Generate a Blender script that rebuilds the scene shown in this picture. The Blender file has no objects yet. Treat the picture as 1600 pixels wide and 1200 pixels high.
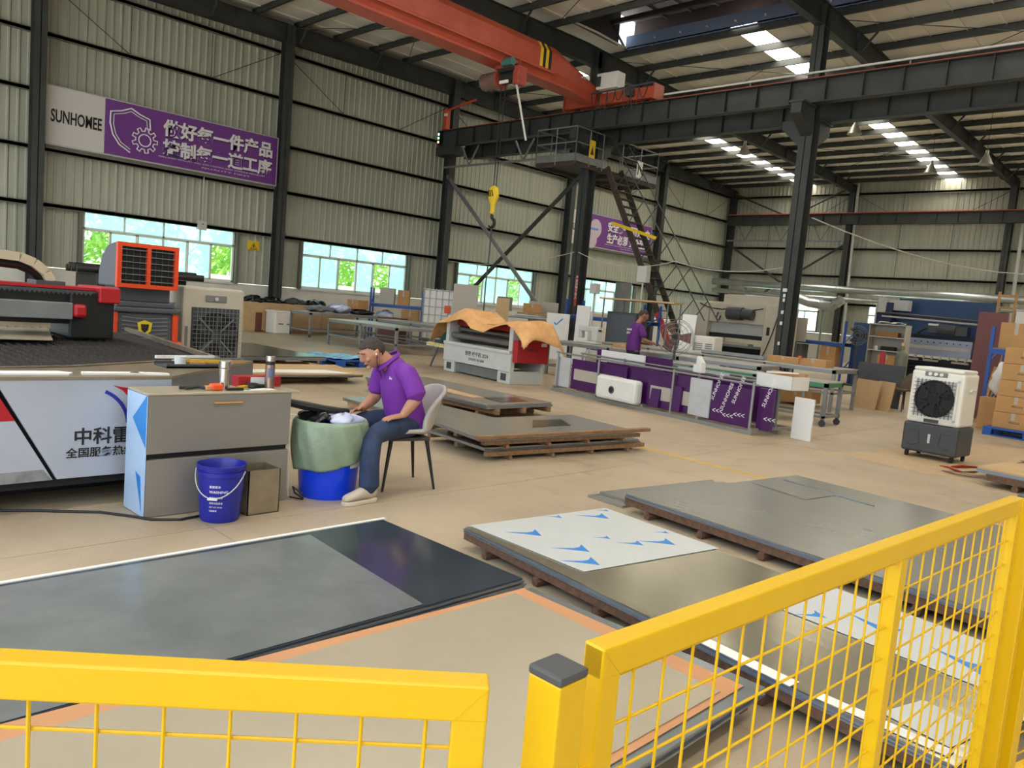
import bpy, bmesh, math, random
from mathutils import Vector, Matrix, Euler
random.seed(7)
SC = bpy.context.scene
COL = SC.collection
PI = math.pi

# ------------------------------------------------------------------ camera, sky, exposure
def set_camera():
    yaw, pitch, roll, f = 0.7620, 0.1005, -0.08657, 1216.0
    fwd = Vector((-math.sin(yaw)*math.cos(pitch), math.cos(yaw)*math.cos(pitch), -math.sin(pitch)))
    right = Vector((math.cos(yaw), math.sin(yaw), 0)); down = fwd.cross(right)
    c, s = math.cos(roll), math.sin(roll)
    r = c*right + s*down; d = -s*right + c*down
    m = Matrix((r, -d, -fwd)).transposed().to_4x4(); m.translation = (0, 0, 1.55)
    cam = bpy.data.cameras.new('camera'); cam.sensor_width = 36; cam.lens = f/1600*36
    cam.clip_start = .05; cam.clip_end = 300
    o = bpy.data.objects.new('camera', cam); COL.objects.link(o); o.matrix_world = m
    SC.camera = o
set_camera()
W = bpy.data.worlds.new('sky'); SC.world = W; W.use_nodes = True
_bg = W.node_tree.nodes['Background']
_bg.inputs['Color'].default_value = (0.80, 0.91, 1.0, 1); _bg.inputs['Strength'].default_value = 3.5
SKYLIGHT = 14.0
_sun = bpy.data.lights.new('sun', 'SUN'); _sun.energy = 18.0; _sun.angle = .01; _sun.color = (1.0, .95, .86)
_so = bpy.data.objects.new('sun', _sun); COL.objects.link(_so)          # high sun from beyond the back wall: it lights the yard, not the hall
_so.rotation_euler = (math.radians(-28), math.radians(10), 0)
SC.view_settings.view_transform = 'Standard'; SC.view_settings.look = 'None'
SC.view_settings.exposure = -0.33; SC.view_settings.gamma = 1.0
SC.cycles.max_bounces = 8; SC.cycles.diffuse_bounces = 5; SC.cycles.glossy_bounces = 3
SC.cycles.transmission_bounces = 4; SC.cycles.transparent_max_bounces = 8
SC.cycles.caustics_reflective = False; SC.cycles.caustics_refractive = False
SC.cycles.use_denoising = True

# ------------------------------------------------------------------ mesh helpers
class MB:
    def __init__(s): s.v = []; s.f = []; s.m = []
    def add(s, vs, fs, mi=0):
        n = len(s.v); s.v += [tuple(v) for v in vs]
        s.f += [tuple(i+n for i in f) for f in fs]; s.m += [mi]*len(fs); return s
    def bx(s, x0, x1, y0, y1, z0, z1, mi=0):
        v = [(x, y, z) for z in (z0, z1) for y in (y0, y1) for x in (x0, x1)]
        return s.add(v, [(0,2,3,1), (4,5,7,6), (0,1,5,4), (2,6,7,3), (0,4,6,2), (1,3,7,5)], mi)
    def box(s, c, d, rot=None, mi=0):
        m = Matrix.Identity(3) if rot is None else (Matrix.Rotation(rot, 3, 'Z') if isinstance(rot, (int, float)) else rot)
        c = Vector(c); v = []
        for z in (-.5, .5):
            for y in (-.5, .5):
                for x in (-.5, .5): v.append(c + m @ Vector((x*d[0], y*d[1], z*d[2])))
        return s.add(v, [(0,2,3,1), (4,5,7,6), (0,1,5,4), (2,6,7,3), (0,4,6,2), (1,3,7,5)], mi)
    def bar(s, p0, p1, w, h, mi=0, up=(0, 0, 1)):
        p0, p1 = Vector(p0), Vector(p1); d = (p1-p0); L = d.length; d.normalize()
        u = Vector(up)
        if abs(d.dot(u)) > .98: u = Vector((0, 1, 0))
        r = d.cross(u).normalized(); u = r.cross(d)
        m = Matrix((r, d, u)).transposed()
        return s.box((p0+p1)/2, (w, L, h), m, mi)
    def cyl(s, p0, p1, r0, r1=None, n=12, mi=0, caps=True):
        r1 = r0 if r1 is None else r1
        p0, p1 = Vector(p0), Vector(p1); d = (p1-p0).normalized()
        a = d.orthogonal().normalized(); b = d.cross(a)
        v = [p + (a*math.cos(2*PI*i/n) + b*math.sin(2*PI*i/n))*r for p, r in ((p0, r0), (p1, r1)) for i in range(n)]
        f = [(i, (i+1) % n, n+(i+1) % n, n+i) for i in range(n)]
        if caps: f += [tuple(range(n-1, -1, -1)), tuple(range(n, 2*n))]
        return s.add(v, f, mi)
    def tube(s, pts, r, n=8, mi=0, closed=False):
        P = [Vector(p) for p in pts]; k = len(P); R = r if isinstance(r, (list, tuple)) else [r]*k
        v = []; a = None
        for i, p in enumerate(P):
            if closed: t = P[(i+1) % k]-P[i-1]
            else: t = P[min(i+1, k-1)]-P[max(i-1, 0)]
            t.normalize()
            if a is None: a = t.orthogonal().normalized()
            a = (a - t*a.dot(t))
            a = a.normalized() if a.length > 1e-6 else t.orthogonal().normalized()
            b = t.cross(a)
            v += [p + (a*math.cos(2*PI*j/n)+b*math.sin(2*PI*j/n))*R[i] for j in range(n)]
        f = []
        for i in range(k if closed else k-1):
            i2 = (i+1) % k
            f += [(i*n+j, i*n+(j+1) % n, i2*n+(j+1) % n, i2*n+j) for j in range(n)]
        if not closed: f += [tuple(range(n-1, -1, -1)), tuple(range((k-1)*n, k*n))]
        return s.add(v, f, mi)
    def prism(s, poly, a, b, axis='z', mi=0):
        def P(u, w, t): return {'z': (u, w, t), 'x': (t, u, w), 'y': (u, t, w)}[axis]
        n = len(poly)
        v = [P(u, w, a) for u, w in poly] + [P(u, w, b) for u, w in poly]
        f = [tuple(range(n-1, -1, -1)), tuple(range(n, 2*n))] + [(i, (i+1) % n, n+(i+1) % n, n+i) for i in range(n)]
        return s.add(v, f, mi)
    def lathe(s, prof, c=(0, 0, 0), n=24, mi=0, sx=1, sy=1):
        c = Vector(c); v = []; k = len(prof)
        for r, z in prof:
            v += [c + Vector((sx*r*math.cos(2*PI*i/n), sy*r*math.sin(2*PI*i/n), z)) for i in range(n)]
        f = [(j*n+i, j*n+(i+1) % n, (j+1)*n+(i+1) % n, (j+1)*n+i) for j in range(k-1) for i in range(n)]
        if prof[0][0] > 1e-4: f.append(tuple(range(n-1, -1, -1)))
        if prof[-1][0] > 1e-4: f.append(tuple(range((k-1)*n, k*n)))
        return s.add(v, f, mi)
    def grid(s, fn, nu, nv, mi=0, wrap=False):
        v = [fn(i/nu, j/nv) for j in range(nv+1) for i in range(nu+(0 if wrap else 1))]
        w = nu if wrap else nu+1
        f = [(j*w+i, j*w+(i+1) % w, (j+1)*w+(i+1) % w, (j+1)*w+i) for j in range(nv) for i in range(nu)]
        return s.add(v, f, mi)
    def ball(s, c, r, n=12, k=8, mi=0):
        c = Vector(c); r = Vector(r) if isinstance(r, (tuple, list)) else Vector((r, r, r))
        return s.grid(lambda u, w: c + Vector((r.x*math.cos(2*PI*u)*math.sin(PI*w), r.y*math.sin(2*PI*u)*math.sin(PI*w), -r.z*math.cos(PI*w))), n, k, mi, True)
    def mesh(s, name, mats, smooth=False):
        me = bpy.data.meshes.new(name); me.from_pydata(s.v, [], s.f)
        mats = mats if isinstance(mats, (list, tuple)) else [mats]
        for m in mats: me.materials.append(MAT[m] if isinstance(m, str) else m)
        if len(mats) > 1: me.polygons.foreach_set('material_index', s.m)
        bm = bmesh.new(); bm.from_mesh(me); bmesh.ops.recalc_face_normals(bm, faces=bm.faces); bm.to_mesh(me); bm.free()
        if smooth:
            me.polygons.foreach_set('use_smooth', [True]*len(me.polygons))
            if smooth != 'all':
                try: me.set_sharp_from_angle(angle=math.radians(38))
                except Exception: pass
        return me
    def build(s, name, mats, parent=None, loc=(0, 0, 0), rz=0, smooth=False, bevel=0, solid=0, sub=0, kind=None):
        o = bpy.data.objects.new(name, s.mesh(name, mats, smooth)); COL.objects.link(o)
        o.location = loc; o.rotation_euler = (0, 0, rz)
        if parent is not None: o.parent = parent
        if solid:
            m = o.modifiers.new('solid', 'SOLIDIFY'); m.thickness = solid; m.offset = 0
        if sub:
            m = o.modifiers.new('sub', 'SUBSURF'); m.levels = m.render_levels = sub
        if bevel:
            m = o.modifiers.new('bevel', 'BEVEL'); m.width = bevel; m.segments = 2; m.limit_method = 'ANGLE'; m.angle_limit = .6
        if kind: o['kind'] = kind
        return o
def tag(o, label=None, cat=None, group=None, kind=None):
    if label: o['label'] = label
    if cat: o['category'] = cat
    if group: o['group'] = group
    if kind: o['kind'] = kind
    return o
def thing(name, label, cat, loc=(0, 0, 0), rz=0, group=None):
    o = bpy.data.objects.new(name, None); COL.objects.link(o); o.location = loc; o.rotation_euler = (0, 0, rz)
    return tag(o, label, cat, group)
def inst(src, name=None, parent=None, loc=(0, 0, 0), rot=(0, 0, 0)):
    o = src.copy(); COL.objects.link(o)
    if name: o.name = name
    o.parent = parent; o.location = loc; o.rotation_euler = rot
    return o
def from_mesh(me, name, parent=None, loc=(0, 0, 0), rot=(0, 0, 0)):
    o = bpy.data.objects.new(name, me); COL.objects.link(o); o.parent = parent; o.location = loc; o.rotation_euler = rot
    return o
def copy_tree(o, label=None, loc=None, rz=None, group=None):
    c = o.copy(); COL.objects.link(c)
    if label: c['label'] = label
    if group: c['group'] = group
    if loc is not None: c.location = loc
    if rz is not None: c.rotation_euler = (0, 0, rz)
    for ch in list(o.children):
        d = ch.copy(); COL.objects.link(d); d.parent = c
        for g in list(ch.children):
            e = g.copy(); COL.objects.link(e); e.parent = d
    return c
def text_mesh(body, size, mat, depth=.004, bold=0.0, align='LEFT', spacing=1.0):
    cu = bpy.data.curves.new('lettering', 'FONT'); cu.body = body; cu.size = size; cu.extrude = depth; cu.offset = bold
    cu.align_x = align; cu.space_character = spacing; cu.resolution_u = 3
    o = bpy.data.objects.new('lettering', cu); COL.objects.link(o)
    dg = bpy.context.evaluated_depsgraph_get(); dg.update()
    me = bpy.data.meshes.new_from_object(o.evaluated_get(dg))
    bpy.data.objects.remove(o); me.materials.clear(); me.materials.append(MAT[mat]); me.name = 'lettering'
    return me
def lettering(body, size, mat, origin, xdir, ydir, parent, depth=.004, bold=0.0, width=None, name='lettering', align='LEFT', shear=0):
    me = text_mesh(body, size, mat, depth, bold, align)
    if width and len(me.vertices):
        xs = [v.co.x for v in me.vertices]; k = width/max(1e-6, max(xs)-min(xs))
        for v in me.vertices: v.co.x *= k
    if shear:
        for v in me.vertices: v.co.x += v.co.y*shear
    o = bpy.data.objects.new(name, me); COL.objects.link(o); o.parent = parent
    x = Vector(xdir).normalized(); y = Vector(ydir).normalized(); z = x.cross(y)
    m = Matrix((x, y, z)).transposed().to_4x4(); m.translation = origin
    o.matrix_local = m
    return o

# ------------------------------------------------------------------ materials
def lin(r, g, b):
    f = lambda c: (c/255/12.92) if c <= 10 else ((c/255+.055)/1.055)**2.4
    return (f(r), f(g), f(b))
MAT = {}
def mat(name, rgb, rough=.6, metal=0, var=0.0, scale=4, bump=0.0, bscale=60, rgb2=None, stretch=None, spec=None, coat=0, detail=4, lo=.35, hi=.65):
    m = bpy.data.materials.new(name); m.use_nodes = True; MAT[name] = m
    nt = m.node_tree; b = nt.nodes['Principled BSDF']; c = lin(*rgb)
    b.inputs['Base Color'].default_value = (*c, 1); b.inputs['Roughness'].default_value = rough; b.inputs['Metallic'].default_value = metal
    if spec is not None: b.inputs['Specular IOR Level'].default_value = spec
    if coat: b.inputs['Coat Weight'].default_value = coat
    if var or rgb2 or bump:
        tc = nt.nodes.new('ShaderNodeTexCoord'); src = tc.outputs['Object']
        if stretch:
            mp = nt.nodes.new('ShaderNodeMapping'); mp.inputs['Scale'].default_value = stretch; nt.links.new(src, mp.inputs['Vector']); src = mp.outputs['Vector']
    if var or rgb2:
        nz = nt.nodes.new('ShaderNodeTexNoise'); nz.inputs['Scale'].default_value = scale; nz.inputs['Detail'].default_value = detail; nz.inputs['Roughness'].default_value = .62
        nt.links.new(src, nz.inputs['Vector'])
        rp = nt.nodes.new('ShaderNodeValToRGB'); nt.links.new(nz.outputs['Fac'], rp.inputs['Fac'])
        rp.color_ramp.elements[0].position = lo; rp.color_ramp.elements[1].position = hi
        if rgb2: a, d = c, lin(*rgb2)
        else: a, d = tuple(x*(1-var) for x in c), tuple(min(1, x*(1+var)) for x in c)
        rp.color_ramp.elements[0].color = (*a, 1); rp.color_ramp.elements[1].color = (*d, 1)
        nt.links.new(rp.outputs['Color'], b.inputs['Base Color'])
    if bump:
        n2 = nt.nodes.new('ShaderNodeTexNoise'); n2.inputs['Scale'].default_value = bscale; n2.inputs['Detail'].default_value = 3 if bscale > 3 else 0
        nt.links.new(src, n2.inputs['Vector'])
        bp = nt.nodes.new('ShaderNodeBump'); bp.inputs['Strength'].default_value = bump; bp.inputs['Distance'].default_value = .02
        nt.links.new(n2.outputs['Fac'], bp.inputs['Height']); nt.links.new(bp.outputs['Normal'], b.inputs['Normal'])
    return m
def emit(name, rgb, strength):
    m = bpy.data.materials.new(name); m.use_nodes = True; MAT[name] = m; nt = m.node_tree
    b = nt.nodes['Principled BSDF']; b.inputs['Base Color'].default_value = (.8, .8, .8, 1)
    b.inputs['Emission Color'].default_value = (*rgb, 1); b.inputs['Emission Strength'].default_value = strength
def glass(name, tint, film=0.0):
    m = bpy.data.materials.new(name); m.use_nodes = True; MAT[name] = m; nt = m.node_tree; nt.nodes.clear()
    out = nt.nodes.new('ShaderNodeOutputMaterial'); t = nt.nodes.new('ShaderNodeBsdfTransparent'); t.inputs['Color'].default_value = (*tint, 1)
    g = nt.nodes.new('ShaderNodeBsdfGlossy'); g.inputs['Roughness'].default_value = .05
    tr = nt.nodes.new('ShaderNodeBsdfTranslucent'); tr.inputs['Color'].default_value = (tint[0]*.9, tint[1]*.95, tint[2], 1)
    m1 = nt.nodes.new('ShaderNodeMixShader'); m1.inputs[0].default_value = film
    m2 = nt.nodes.new('ShaderNodeMixShader'); m2.inputs[0].default_value = .05
    nt.links.new(t.outputs[0], m1.inputs[1]); nt.links.new(tr.outputs[0], m1.inputs[2])
    nt.links.new(m1.outputs[0], m2.inputs[1]); nt.links.new(g.outputs[0], m2.inputs[2]); nt.links.new(m2.outputs[0], out.inputs[0])

mat('concrete', (160, 143, 120), .5, 0, rgb2=(194, 176, 150), scale=.5, bump=.10, bscale=30, detail=10, lo=.3, hi=.72)
def stain(m, scale, lo, hi, dark):                   # shaped stains and specks multiplied over the base colour
    nt = MAT[m].node_tree; b = nt.nodes['Principled BSDF']; src = b.inputs['Base Color'].links[0].from_socket
    tc = nt.nodes.new('ShaderNodeTexCoord'); nz = nt.nodes.new('ShaderNodeTexNoise'); nz.inputs['Scale'].default_value = scale; nz.inputs['Detail'].default_value = 6; nz.inputs['Distortion'].default_value = 1.2
    nt.links.new(tc.outputs['Object'], nz.inputs['Vector']); rp = nt.nodes.new('ShaderNodeValToRGB'); nt.links.new(nz.outputs['Fac'], rp.inputs['Fac'])
    rp.color_ramp.elements[0].position = lo; rp.color_ramp.elements[1].position = hi; rp.color_ramp.elements[0].color = (1, 1, 1, 1); rp.color_ramp.elements[1].color = (*dark, 1)
    mx = nt.nodes.new('ShaderNodeMix'); mx.data_type = 'RGBA'; mx.blend_type = 'MULTIPLY'; mx.inputs[0].default_value = 1
    nt.links.new(src, mx.inputs[6]); nt.links.new(rp.outputs['Color'], mx.inputs[7]); nt.links.new(mx.outputs[2], b.inputs['Base Color'])
stain('concrete', 1.3, .56, .72, (.80, .77, .74)); stain('concrete', 24, .66, .74, (.66, .63, .60)); stain('concrete', .25, .5, .75, (.86, .86, .87))
mat('slab_joint', (120, 104, 84), .9)
mat('yellow_line', (205, 168, 90), .8, var=.15, scale=3)
mat('wall_sheet', (172, 174, 158), .5, 0, var=.10, scale=.7, stretch=(1, 1, .25))
mat('wall_base', (216, 213, 204), .8, var=.05, scale=2)
mat('steel_dark', (58, 61, 60), .55, .1, var=.18, scale=1.5)
mat('girt', (108, 108, 98), .6, .1, var=.12, scale=1.0)
mat('roof_sheet', (236, 234, 226), .8, 0, var=.07, scale=.8, stretch=(1, .3, 1))
emit('skylight', (1.0, .93, .80), SKYLIGHT)
mat('vent_cap', (58, 44, 42), .7, var=.1); mat('vent_blue', (96, 110, 138), .5, .2)
mat('crane_orange', (166, 68, 46), .5, 0, scale=1.2, rgb2=(184, 82, 58))
mat('rail_red', (198, 74, 40), .5)
mat('black', (22, 22, 23), .5); mat('black_matte', (30, 30, 31), .8); mat('rubber', (38, 38, 40), .85)
mat('grey_mid', (120, 122, 122), .5, .1, var=.08); mat('grey_light', (190, 190, 186), .5, 0, var=.05); mat('grey_dark', (70, 72, 76), .5, .1, var=.08)
mat('white', (225, 224, 220), .45, 0, var=.03); mat('white_matte', (232, 230, 225), .8)
mat('frame_white', (222, 226, 220), .5)
glass('pane_clear', (.93, 1.0, .97)); glass('pane_film', (.74, .96, .95), .4)
mat('sign_purple', (116, 60, 142), .5, var=.06, scale=1.5); mat('sign_white', (212, 208, 204), .5); mat('ink_black', (28, 26, 28), .6); mat('ink_white', (236, 234, 236), .6)
mat('sign_shadow', (66, 32, 84), .6)
mat('warn_yellow', (232, 196, 40), .5)
mat('fence_yellow', (222, 176, 8), .34, 0, var=.02, scale=3)
mat('post_cap', (74, 74, 76), .5)
mat('steel_sheet', (128, 130, 126), .20, .92, var=.10, scale=1.2, stretch=(1, .15, 1))
mat('steel_brush', (206, 198, 174), .2, .85, var=.06, scale=3, stretch=(.3, 14, 1), bump=.05, bscale=1.2)
mat('sheet_slate', (116, 122, 122), .2, .25, rgb2=(140, 144, 142), scale=1.6, detail=8, bump=.04, bscale=1.6)
mat('sheet_dark', (66, 74, 84), .12, .3, var=.12, scale=.8, detail=8)
mat('sheet_grey', (162, 160, 152), .24, .5, var=.07, scale=1.0, detail=8, stretch=(.6, 2, 1), bump=.05, bscale=1.4)
mat('sheet_beige', (172, 160, 138), .25, .05, var=.05, scale=1.2, detail=8, bump=.03, bscale=1.5)
mat('edge_steel', (150, 156, 166), .35, .8, var=.15, scale=8, stretch=(1, 1, 30))
mat('cardboard', (196, 142, 100), .85, var=.06, scale=3); mat('cardboard_box', (186, 142, 92), .85, var=.07, scale=3); mat('box_dark', (150, 108, 66), .85, var=.07)
mat('timber', (116, 86, 66), .85, 0, rgb2=(86, 64, 52), scale=4, stretch=(6, 1, 6), bump=.25, bscale=20)
mat('timber_light', (196, 158, 112), .85, 0, rgb2=(164, 124, 82), scale=4, stretch=(6, 1, 6), bump=.2, bscale=20)
mat('timber_mid', (152, 118, 84), .85, 0, rgb2=(120, 90, 64), scale=4, stretch=(6, 1, 6), bump=.2, bscale=20)
mat('plywood', (190, 160, 118), .8, var=.08, scale=2)
mat('film_white', (206, 209, 208), .35, .15, var=.03, scale=2); mat('film_blue', (44, 132, 210), .4); mat('film_pale', (174, 200, 232), .35, var=.04)
# ================================================================== THE BUILDING
XL, XR, YB, YF, YR = -24.5, 13.4, 43.6, -2.6, 19.9       # left wall, right wall, back wall, front wall, ridge
def roof_z(y): return 10.38 - .026*abs(y-YR)
FX = [-24.15, -17.0, -9.5, -2.0, 5.5, 13.0]
CY = [6.2, 13.35, 20.6, 28.1, 35.6, 43.2]

fl = tag(MB().bx(XL-.3, XR+.3, YF-.2, YB+.3, -.4, -.012).build('floor', 'slab_joint'), 'worn beige concrete factory floor', 'floor', kind='structure')
_ys = [YF, 2.2, 6.9, 10.0, 14.6, 19.3, 24, 29, 34, 39, YB]; _xs = [XL, -19.6, -14.6, -9.6, -4.6, .4, 5.4, XR]
for i in range(len(_xs)-1):
    for j in range(len(_ys)-1):
        MB().bx(_xs[i]+.003, _xs[i+1]-.003, _ys[j]+.003, _ys[j+1]-.003, -.1, 0).build('floor_slab', 'concrete', fl)
def floor_line(a, b, w=.06):
    MB().bar((*a, .0008), (*b, .0008), w, .0016).build('line_marking', 'yellow_line', fl)
floor_line((-5.9, 7.85), (-3.2, 7.55), .09); floor_line((-5.3, 10.25), (-3.75, 10.05), .04); floor_line((-2.4, 10.05), (4, 9.3), .04)
tag(MB().bx(-60, 40, -60, 80, -.6, -.42).build('ground_outside', 'wall_base'), 'pale paved ground outside the factory', 'ground', kind='structure')

# ---- corrugated wall sheets
def rib_profile(w, d=.03):
    n = max(3, round(w/.24)); p = w/n; pts = []
    for i in range(n):
        a = i*p; pts += [(a, 0), (a+p*.62, 0), (a+p*.72, d), (a+p*.90, d)]
    pts.append((w, 0)); return pts
def sheet_mesh(w, z0, z1, axis):                     # runs along +axis from 0, ribs proud of the room side
    pr = rib_profile(w-.006); v = []; sgn = 1
    for (u, d) in pr:
        for z in (z0, z1): v.append((d, u, z) if axis == 'y' else (u, -d, z))
    mb = MB().add(v, [(2*i, 2*i+2, 2*i+3, 2*i+1) for i in range(len(pr)-1)])
    return mb.mesh('wall_sheet', 'wall_sheet')
def clad(parent, segs, axis, fixed):
    for (a, b, z0, z1) in segs:
        n = max(1, round((b-a)/.92)); w = (b-a)/n; me = sheet_mesh(w, z0, z1, axis)
        for i in range(n):
            p = a+i*w
            from_mesh(me, 'wall_sheet', parent, (fixed, p, 0) if axis == 'y' else (p, fixed, 0))
WINS = [(7.5, 12.02), (14.5, 19.1), (21.75, 26.4), (29.6, 34.3)]
ZS, ZT = 1.5, 3.18
wl = tag(MB().bx(XL-.25, XL, YF, YB+.25, 0, ZS-.02).build('wall_left', 'wall_base'), 'left gable wall of grey ribbed metal sheets above a white plinth', 'wall', kind='structure')
segs = []; p = YF
for a, b in WINS: segs += [(p, a, ZS, 9.9), (a, b, ZT, 9.9)]; p = b
segs.append((p, YB, ZS, 9.9)); clad(wl, segs, 'y', XL)
MB().prism([(YF, ZT+.02), (YB, ZT+.02), (YB, roof_z(YB)+.02), (YR, roof_z(YR)+.02), (YF, roof_z(YF)+.02)], XL-.1, XL-.06, 'x').build('outer_skin', 'wall_sheet', wl)
for a, b in [(YF, 7.5), (12.02, 14.5), (19.1, 21.75), (26.4, 29.6), (34.3, YB)]:
    MB().bx(XL-.1, XL-.06, a, b, ZS, ZT+.02).build('outer_skin', 'wall_sheet', wl)
_bays = [YF]+CY
for zi, z in enumerate((3.22, 4.7, 6.2, 7.7, 9.15)):
    for a, b in zip(_bays[:-1], _bays[1:]):
        MB().bx(XL+.03, XL+.2, a+.12, b-.12, z-.09, z+.0, 0).bx(XL+.17, XL+.2, a+.12, b-.12, z-.11, z+.02).build('girt', 'girt', wl)
for a, b in zip(_bays[:-1], _bays[1:]):
    for t in (1/3, 2/3):
        y = a+(b-a)*t
        for z0, z1 in ((7.7, 9.1), (6.2, 7.6), (4.7, 6.1)):
            MB().cyl((XL+.12, y, z0), (XL+.12, y, z1), .012 if z0 > 7 else .006, n=6).build('sag_rod', 'steel_dark', wl)
    MB().cyl((XL+.16, a+.15, 9.05), (XL+.16, a+(b-a)/3, 7.7), .012, n=6).build('tie_rod', 'steel_dark', wl)
    MB().cyl((XL+.16, b-.15, 9.05), (XL+.16, a+(b-a)*2/3, 7.7), .012, n=6).build('tie_rod', 'steel_dark', wl)
for a, b in WINS:                                    # jambs beside the window openings
    for y in (a-.08, b+.08): MB().bx(XL+.02, XL+.16, y-.05, y+.05, ZS-.02, ZT).build('jamb', 'girt', wl)
    MB().bx(XL-.25, XL+.06, a-.05, b+.05, ZS-.06, ZS).build('sill', 'wall_base', wl)

wb = tag(MB().bx(XL, XR, YB, YB+.25, 0, ZS-.02).build('wall_back', 'wall_base'), 'long back wall of grey ribbed metal sheets behind the press brakes', 'wall', kind='structure')
BW = [(-23.0, -18.3), (-15.6, -11.0), (-8.0, -3.5), (-.5, 4)]
segs = []; p = XL
for a, b in BW: segs += [(p, a, ZS, 9.9), (a, b, ZT, 9.9)]; p = b
segs.append((p, XR, ZS, 9.9)); clad(wb, segs, 'x', YB)
MB().bx(XL, XR, YB+.06, YB+.1, ZT+.02, 10.3).build('outer_skin', 'wall_sheet', wb)
_px = [XL]+[b for a, b in BW]; _pe = [a for a, b in BW]+[XR]
for a, b in zip(_px, _pe): MB().bx(a, b, YB+.06, YB+.1, ZS, ZT+.02).build('outer_skin', 'wall_sheet', wb)
for z in (3.22, 4.7, 6.2, 7.7, 9.15):
    for a, b in zip(FX[:-1], FX[1:]):
        MB().bx(a+.15, b-.15, YB-.2, YB-.03, z-.09, z).bx(a+.15, b-.15, YB-.2, YB-.17, z-.11, z+.02).build('girt', 'girt', wb)
for a, b in zip(FX[:-1], FX[1:]):
    for t in (1/3, 2/3):
        x = a+(b-a)*t
        for z0, z1 in ((7.7, 9.1), (6.2, 7.6), (4.7, 6.1)): MB().cyl((x, YB-.12, z0), (x, YB-.12, z1), .012, n=6).build('sag_rod', 'steel_dark', wb)
    MB().cyl((a+.15, YB-.16, 9.05), (a+(b-a)/3, YB-.16, 7.7), .012, n=6).build('tie_rod', 'steel_dark', wb)
    MB().cyl((b-.15, YB-.16, 9.05), (a+(b-a)*2/3, YB-.16, 7.7), .012, n=6).build('tie_rod', 'steel_dark', wb)
wr = tag(MB().bx(XR, XR+.25, YF, YB+.25, 0, ZS).build('wall_right', 'wall_base'), 'far side wall of grey ribbed metal sheets', 'wall', kind='structure')
MB().bx(XR+.05, XR+.1, YF, YB, ZS, 10.3).build('wall_sheet', 'wall_sheet', wr)
wf = tag(MB().bx(XL, XR, YF-.1, YF, 7.6, 10.3).build('wall_front', 'wall_sheet'), 'front wall above the open loading doors', 'wall', kind='structure')
MB().bx(9.5, XR, YF-.1, YF, 0, 7.6).build('wall_sheet', 'wall_sheet', wf); MB().bx(XL, -22, YF-.1, YF, 0, 7.6).build('wall_sheet', 'wall_sheet', wf)

# ---- windows
def window(n, a, b, axis, pos, label, sg):
    # sliding window band: four top lights, six lower lights; u runs along the wall
    def bx(mb, u0, u1, d0, d1, z0, z1): return mb.bx(pos+d0, pos+d1, u0, u1, z0, z1) if axis == 'y' else mb.bx(u0, u1, pos+d0, pos+d1, z0, z1)
    fw = .055; mb = MB(); zt = ZT-.5
    for (u0, u1, z0, z1) in [(a, b, ZS, ZS+fw), (a, b, ZT-fw, ZT), (a, a+fw, ZS, ZT), (b-fw, b, ZS, ZT), (a, b, zt-fw/2, zt+fw/2), ((a+b)/2-fw/2, (a+b)/2+fw/2, ZS, ZT)]:
        bx(mb, u0, u1, -.05, .03, z0, z1)
    w = mb.build('window_%d' % n, 'frame_white'); tag(w, label, 'window', kind='structure')
    for i in range(1, 4):
        u = a+(b-a)*i/4
        if i != 2: bx(MB(), u-.025, u+.025, -.05, .02, zt, ZT).build('mullion', 'frame_white', w)
    for i in range(4): bx(MB(), a+(b-a)*i/4+.01, a+(b-a)*(i+1)/4-.01, -.015, -.01, zt, ZT-.01).build('pane', 'pane_film', w)
    for i in range(6):
        u0, u1 = a+(b-a)*i/6, a+(b-a)*(i+1)/6; o = -.03 if i % 2 else .0
        m2 = MB()
        for (p0, p1, z0, z1) in [(u0, u0+.04, ZS+.03, zt), (u1-.04, u1, ZS+.03, zt), (u0, u1, ZS+.03, ZS+.08), (u0, u1, zt-.06, zt)]: bx(m2, p0, p1, o-.02, o+.012, z0, z1)
        s = m2.build('sash', 'frame_white', w)
        film = sg[i]
        bx(MB(), u0+.03, u1-.03, o-.006, o, ZS+.06, zt-.04).build('pane', 'pane_film' if film else 'pane_clear', s)
window(1, *WINS[0], 'y', XL, 'sliding window with white frame behind the orange cooler', (0, 1, 1, 1, 1, 0))
window(2, *WINS[1], 'y', XL, 'wide sliding window with white frame behind the blue shelving rack', (1, 1, 0, 1, 0, 1))
window(3, *WINS[2], 'y', XL, 'sliding window with white frame behind the crossed steel braces', (1, 0, 1, 1, 0, 1))
window(4, *WINS[3], 'y', XL, 'sliding window with white frame behind the standing worker', (0, 1, 1, 1, 0, 1))
for i, (a, b) in enumerate(BW): window(5+i, a, b, 'x', YB, ['sliding window in the back wall beside the blue rack', 'second sliding window of the back wall', 'third sliding window of the back wall', 'fourth sliding window of the back wall'][i], (0, 1, 0, 1, 1, 0))

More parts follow.
